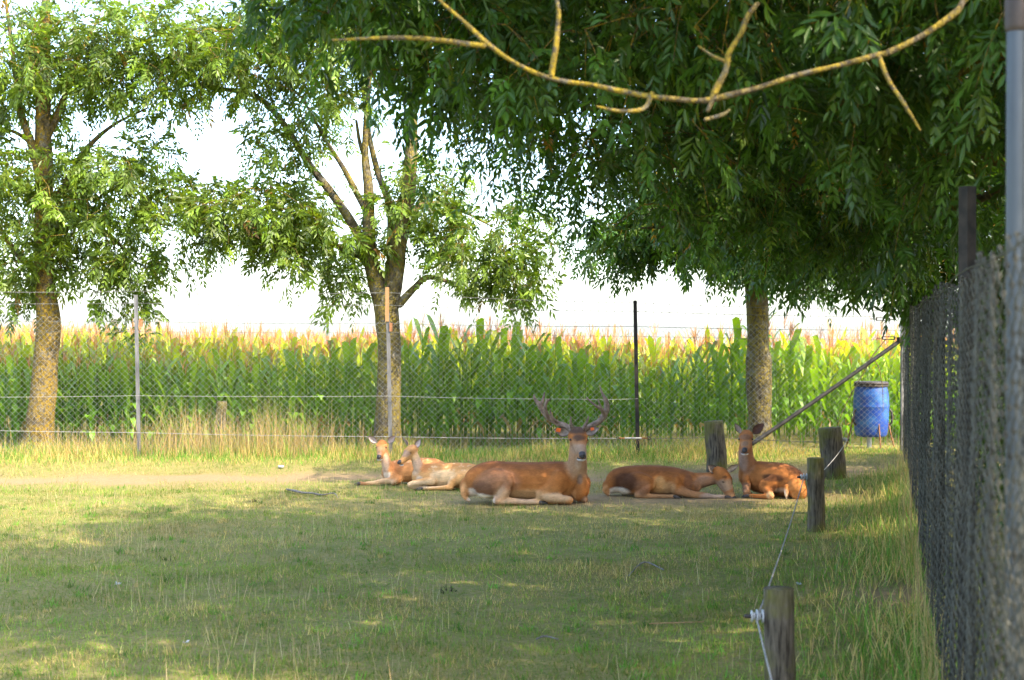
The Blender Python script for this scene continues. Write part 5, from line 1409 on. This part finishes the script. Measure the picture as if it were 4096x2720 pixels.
marks = [((0.30, 0.0, 0.36), (0.60, 0.22, 0.075), (0.44, 0.22, 0.08), 0.85), ((-0.06, -0.02, 0.30), (0.10, 0.2, 0.10), (0.40, 0.17, 0.06), 0.8), ((0.20, -0.17, 0.20), (0.20, 0.12, 0.08), CREAM, 0.8), ((0.10, -0.17, 0.10), (0.22, 0.1, 0.08), CREAM, 0.7),
    ((0.50, -0.16, 0.16), (0.20, 0.15, 0.13), (0.50, 0.31, 0.14), 0.7), ((0.58, -0.16, 0.05), (0.16, 0.1, 0.055), (0.30, 0.22, 0.16), 0.8), ((-0.17, -0.02, 0.32), (0.085, 0.15, 0.20), (0.42, 0.32, 0.24), 0.85), ((-0.12, -0.06, 0.14), (0.07, 0.1, 0.06), (0.62, 0.55, 0.46), 0.8),
    ((-0.1, -0.19, 0.07), (0.28, 0.08, 0.07), (0.56, 0.44, 0.30), 0.8), ((-0.25, 0.02, 0.585), (0.10, 0.1, 0.05), (0.30, 0.165, 0.09), 0.8), ((-0.32, -0.09, 0.48), (0.085, 0.1, 0.055), (0.28, 0.20, 0.155), 0.85), ((-0.24, -0.05, 0.43), (0.09, 0.1, 0.06), (0.50, 0.34, 0.18), 0.7)]
r7 = np.random.default_rng(77)
for i in range(46):
    x_ = r7.uniform(0.0, 0.72); z_ = r7.choice([0.345, 0.325, 0.30, 0.265]) + r7.normal(0, 0.008); yy_ = -math.sqrt(max(0.0, 1 - ((z_ - 0.178) / 0.18) ** 2)) * 0.165
    s_ = r7.uniform(0.008, 0.014)
    marks.append(((x_, yy_, z_), (s_ * 1.5, 0.05, s_), (0.60, 0.45, 0.28), 0.6))
remeshed(a, 'body', M_fur, sp, 0.011, 3, coat((0.47, 0.27, 0.11), marks), lambda p: np.stack([np.full(len(p), 1.0), np.zeros(len(p)), np.where(p[:, 2] > 0.36, -0.8, -0.3)], -1), 18000)
face(sp, fr, 0.88, 0.96, closed=True)
hoof(sp, (-0.08, -0.21, 0.027), (-0.165, -0.215, 0.012), 0.024); hoof(sp, (-0.02, -0.14, 0.028), (0.05, -0.14, 0.012), 0.022)
ear(sp, (-0.185, 0.0, 0.555), (-0.12, -0.01, 0.67), (-0.5, -0.85, -0.05), 0.042, inner=(0.46, 0.37, 0.33))
ear(sp, (-0.295, 0.05, 0.575), (-0.375, 0.06, 0.69), (-0.95, -0.25, 0.0), 0.040, inner=(0.52, 0.44, 0.38), outer=(0.19, 0.13, 0.10))

# ---- the second young deer behind it, facing the camera
y0 = 19.75
bk = empty('red_deer_calf', (-1.71, y0, gp(-1.71, y0) + 0.005), 'young deer with a rusty forehead behind the spotted one, foreleg stretched out left', 'deer', GD)
a = Acc()
L_(a, (0.0, -0.02, 0.16, 0.10, 0.125), (0.10, 0.02, 0.18, 0.14, 0.15), (0.26, 0.05, 0.185, 0.16, 0.165), (0.46, 0.08, 0.188, 0.17, 0.172), (0.62, 0.10, 0.18, 0.155, 0.165), (0.78, 0.10, 0.15, 0.11, 0.12))
L_(a, (0.03, -0.02, 0.16, 0.10, 0.10), (-0.01, -0.06, 0.24, 0.078, 0.085), (-0.045, -0.05, 0.34, 0.066, 0.07), (-0.075, 0.0, 0.45, 0.058, 0.064), ref=(0, 1, 0))
fr = head_lofts(a, (-0.095, 0.02, 0.525), (-0.09, -0.92, -0.36), 0.90, 0.96)
L_(a, (0.05, -0.10, 0.13, 0.055, 0.07), (0.06, -0.15, 0.075, 0.05, 0.05), (-0.08, -0.18, 0.055, 0.036, 0.038), (-0.18, -0.19, 0.04, 0.028, 0.03), (-0.32, -0.20, 0.028, 0.022, 0.024), (-0.38, -0.20, 0.03, 0.026, 0.028))
L_(a, (0.15, -0.05, 0.09, 0.06, 0.07), (0.10, -0.17, 0.05, 0.04, 0.045), (0.08, -0.2, 0.04, 0.035, 0.035))
L_(a, (0.62, -0.02, 0.16, 0.09, 0.12), (0.50, -0.07, 0.14, 0.075, 0.09), (0.42, -0.09, 0.08, 0.05, 0.06), (0.40, -0.10, 0.04, 0.035, 0.035))
marks = [((0.10, 0.0, 0.24), (0.14, 0.2, 0.12), (0.30, 0.125, 0.05), 0.8), ((-0.04, -0.10, 0.27), (0.06, 0.12, 0.18), (0.40, 0.31, 0.24), 0.85), ((-0.01, -0.10, 0.13), (0.07, 0.1, 0.07), (0.62, 0.55, 0.45), 0.8), ((-0.1, -0.19, 0.05), (0.26, 0.1, 0.07), (0.50, 0.36, 0.22), 0.85),
    ((-0.10, -0.02, 0.585), (0.10, 0.11, 0.05), (0.36, 0.14, 0.045), 0.95), ((-0.105, -0.08, 0.49), (0.09, 0.1, 0.045), (0.46, 0.30, 0.16), 0.8), ((-0.12, -0.2, 0.45), (0.05, 0.08, 0.04), (0.26, 0.19, 0.15), 0.7), ((0.45, 0.05, 0.35), (0.35, 0.2, 0.06), (0.40, 0.18, 0.07), 0.7), ((-0.37, -0.2, 0.03), (0.07, 0.07, 0.06), (0.26, 0.13, 0.08), 0.7)]
for i in range(26):
    x_ = r7.uniform(0.05, 0.72); z_ = r7.choice([0.35, 0.335, 0.31]) + r7.normal(0, 0.008); s_ = r7.uniform(0.008, 0.013)
    marks.append(((x_, 0.08 - math.sqrt(max(0.0, 1 - ((z_ - 0.188) / 0.18) ** 2)) * 0.165, z_), (s_ * 1.5, 0.05, s_), (0.55, 0.40, 0.24), 0.55))
remeshed(a, 'body', M_fur, bk, 0.011, 3, coat((0.42, 0.21, 0.085), marks), lambda p: np.stack([np.full(len(p), 1.0), np.full(len(p), 0.2), np.where(p[:, 2] > 0.36, -0.8, -0.3)], -1), 18000)
face(bk, fr, 0.90, 0.96)
hoof(bk, (-0.38, -0.20, 0.03), (-0.46, -0.205, 0.014), 0.025)
ear(bk, (-0.175, 0.03, 0.57), (-0.295, 0.02, 0.665), (-0.15, -1, 0.05), 0.045, inner=(0.46, 0.37, 0.33))
ear(bk, (-0.015, 0.03, 0.57), (0.085, 0.02, 0.67), (0.2, -1, 0.05), 0.045, inner=(0.46, 0.37, 0.33))
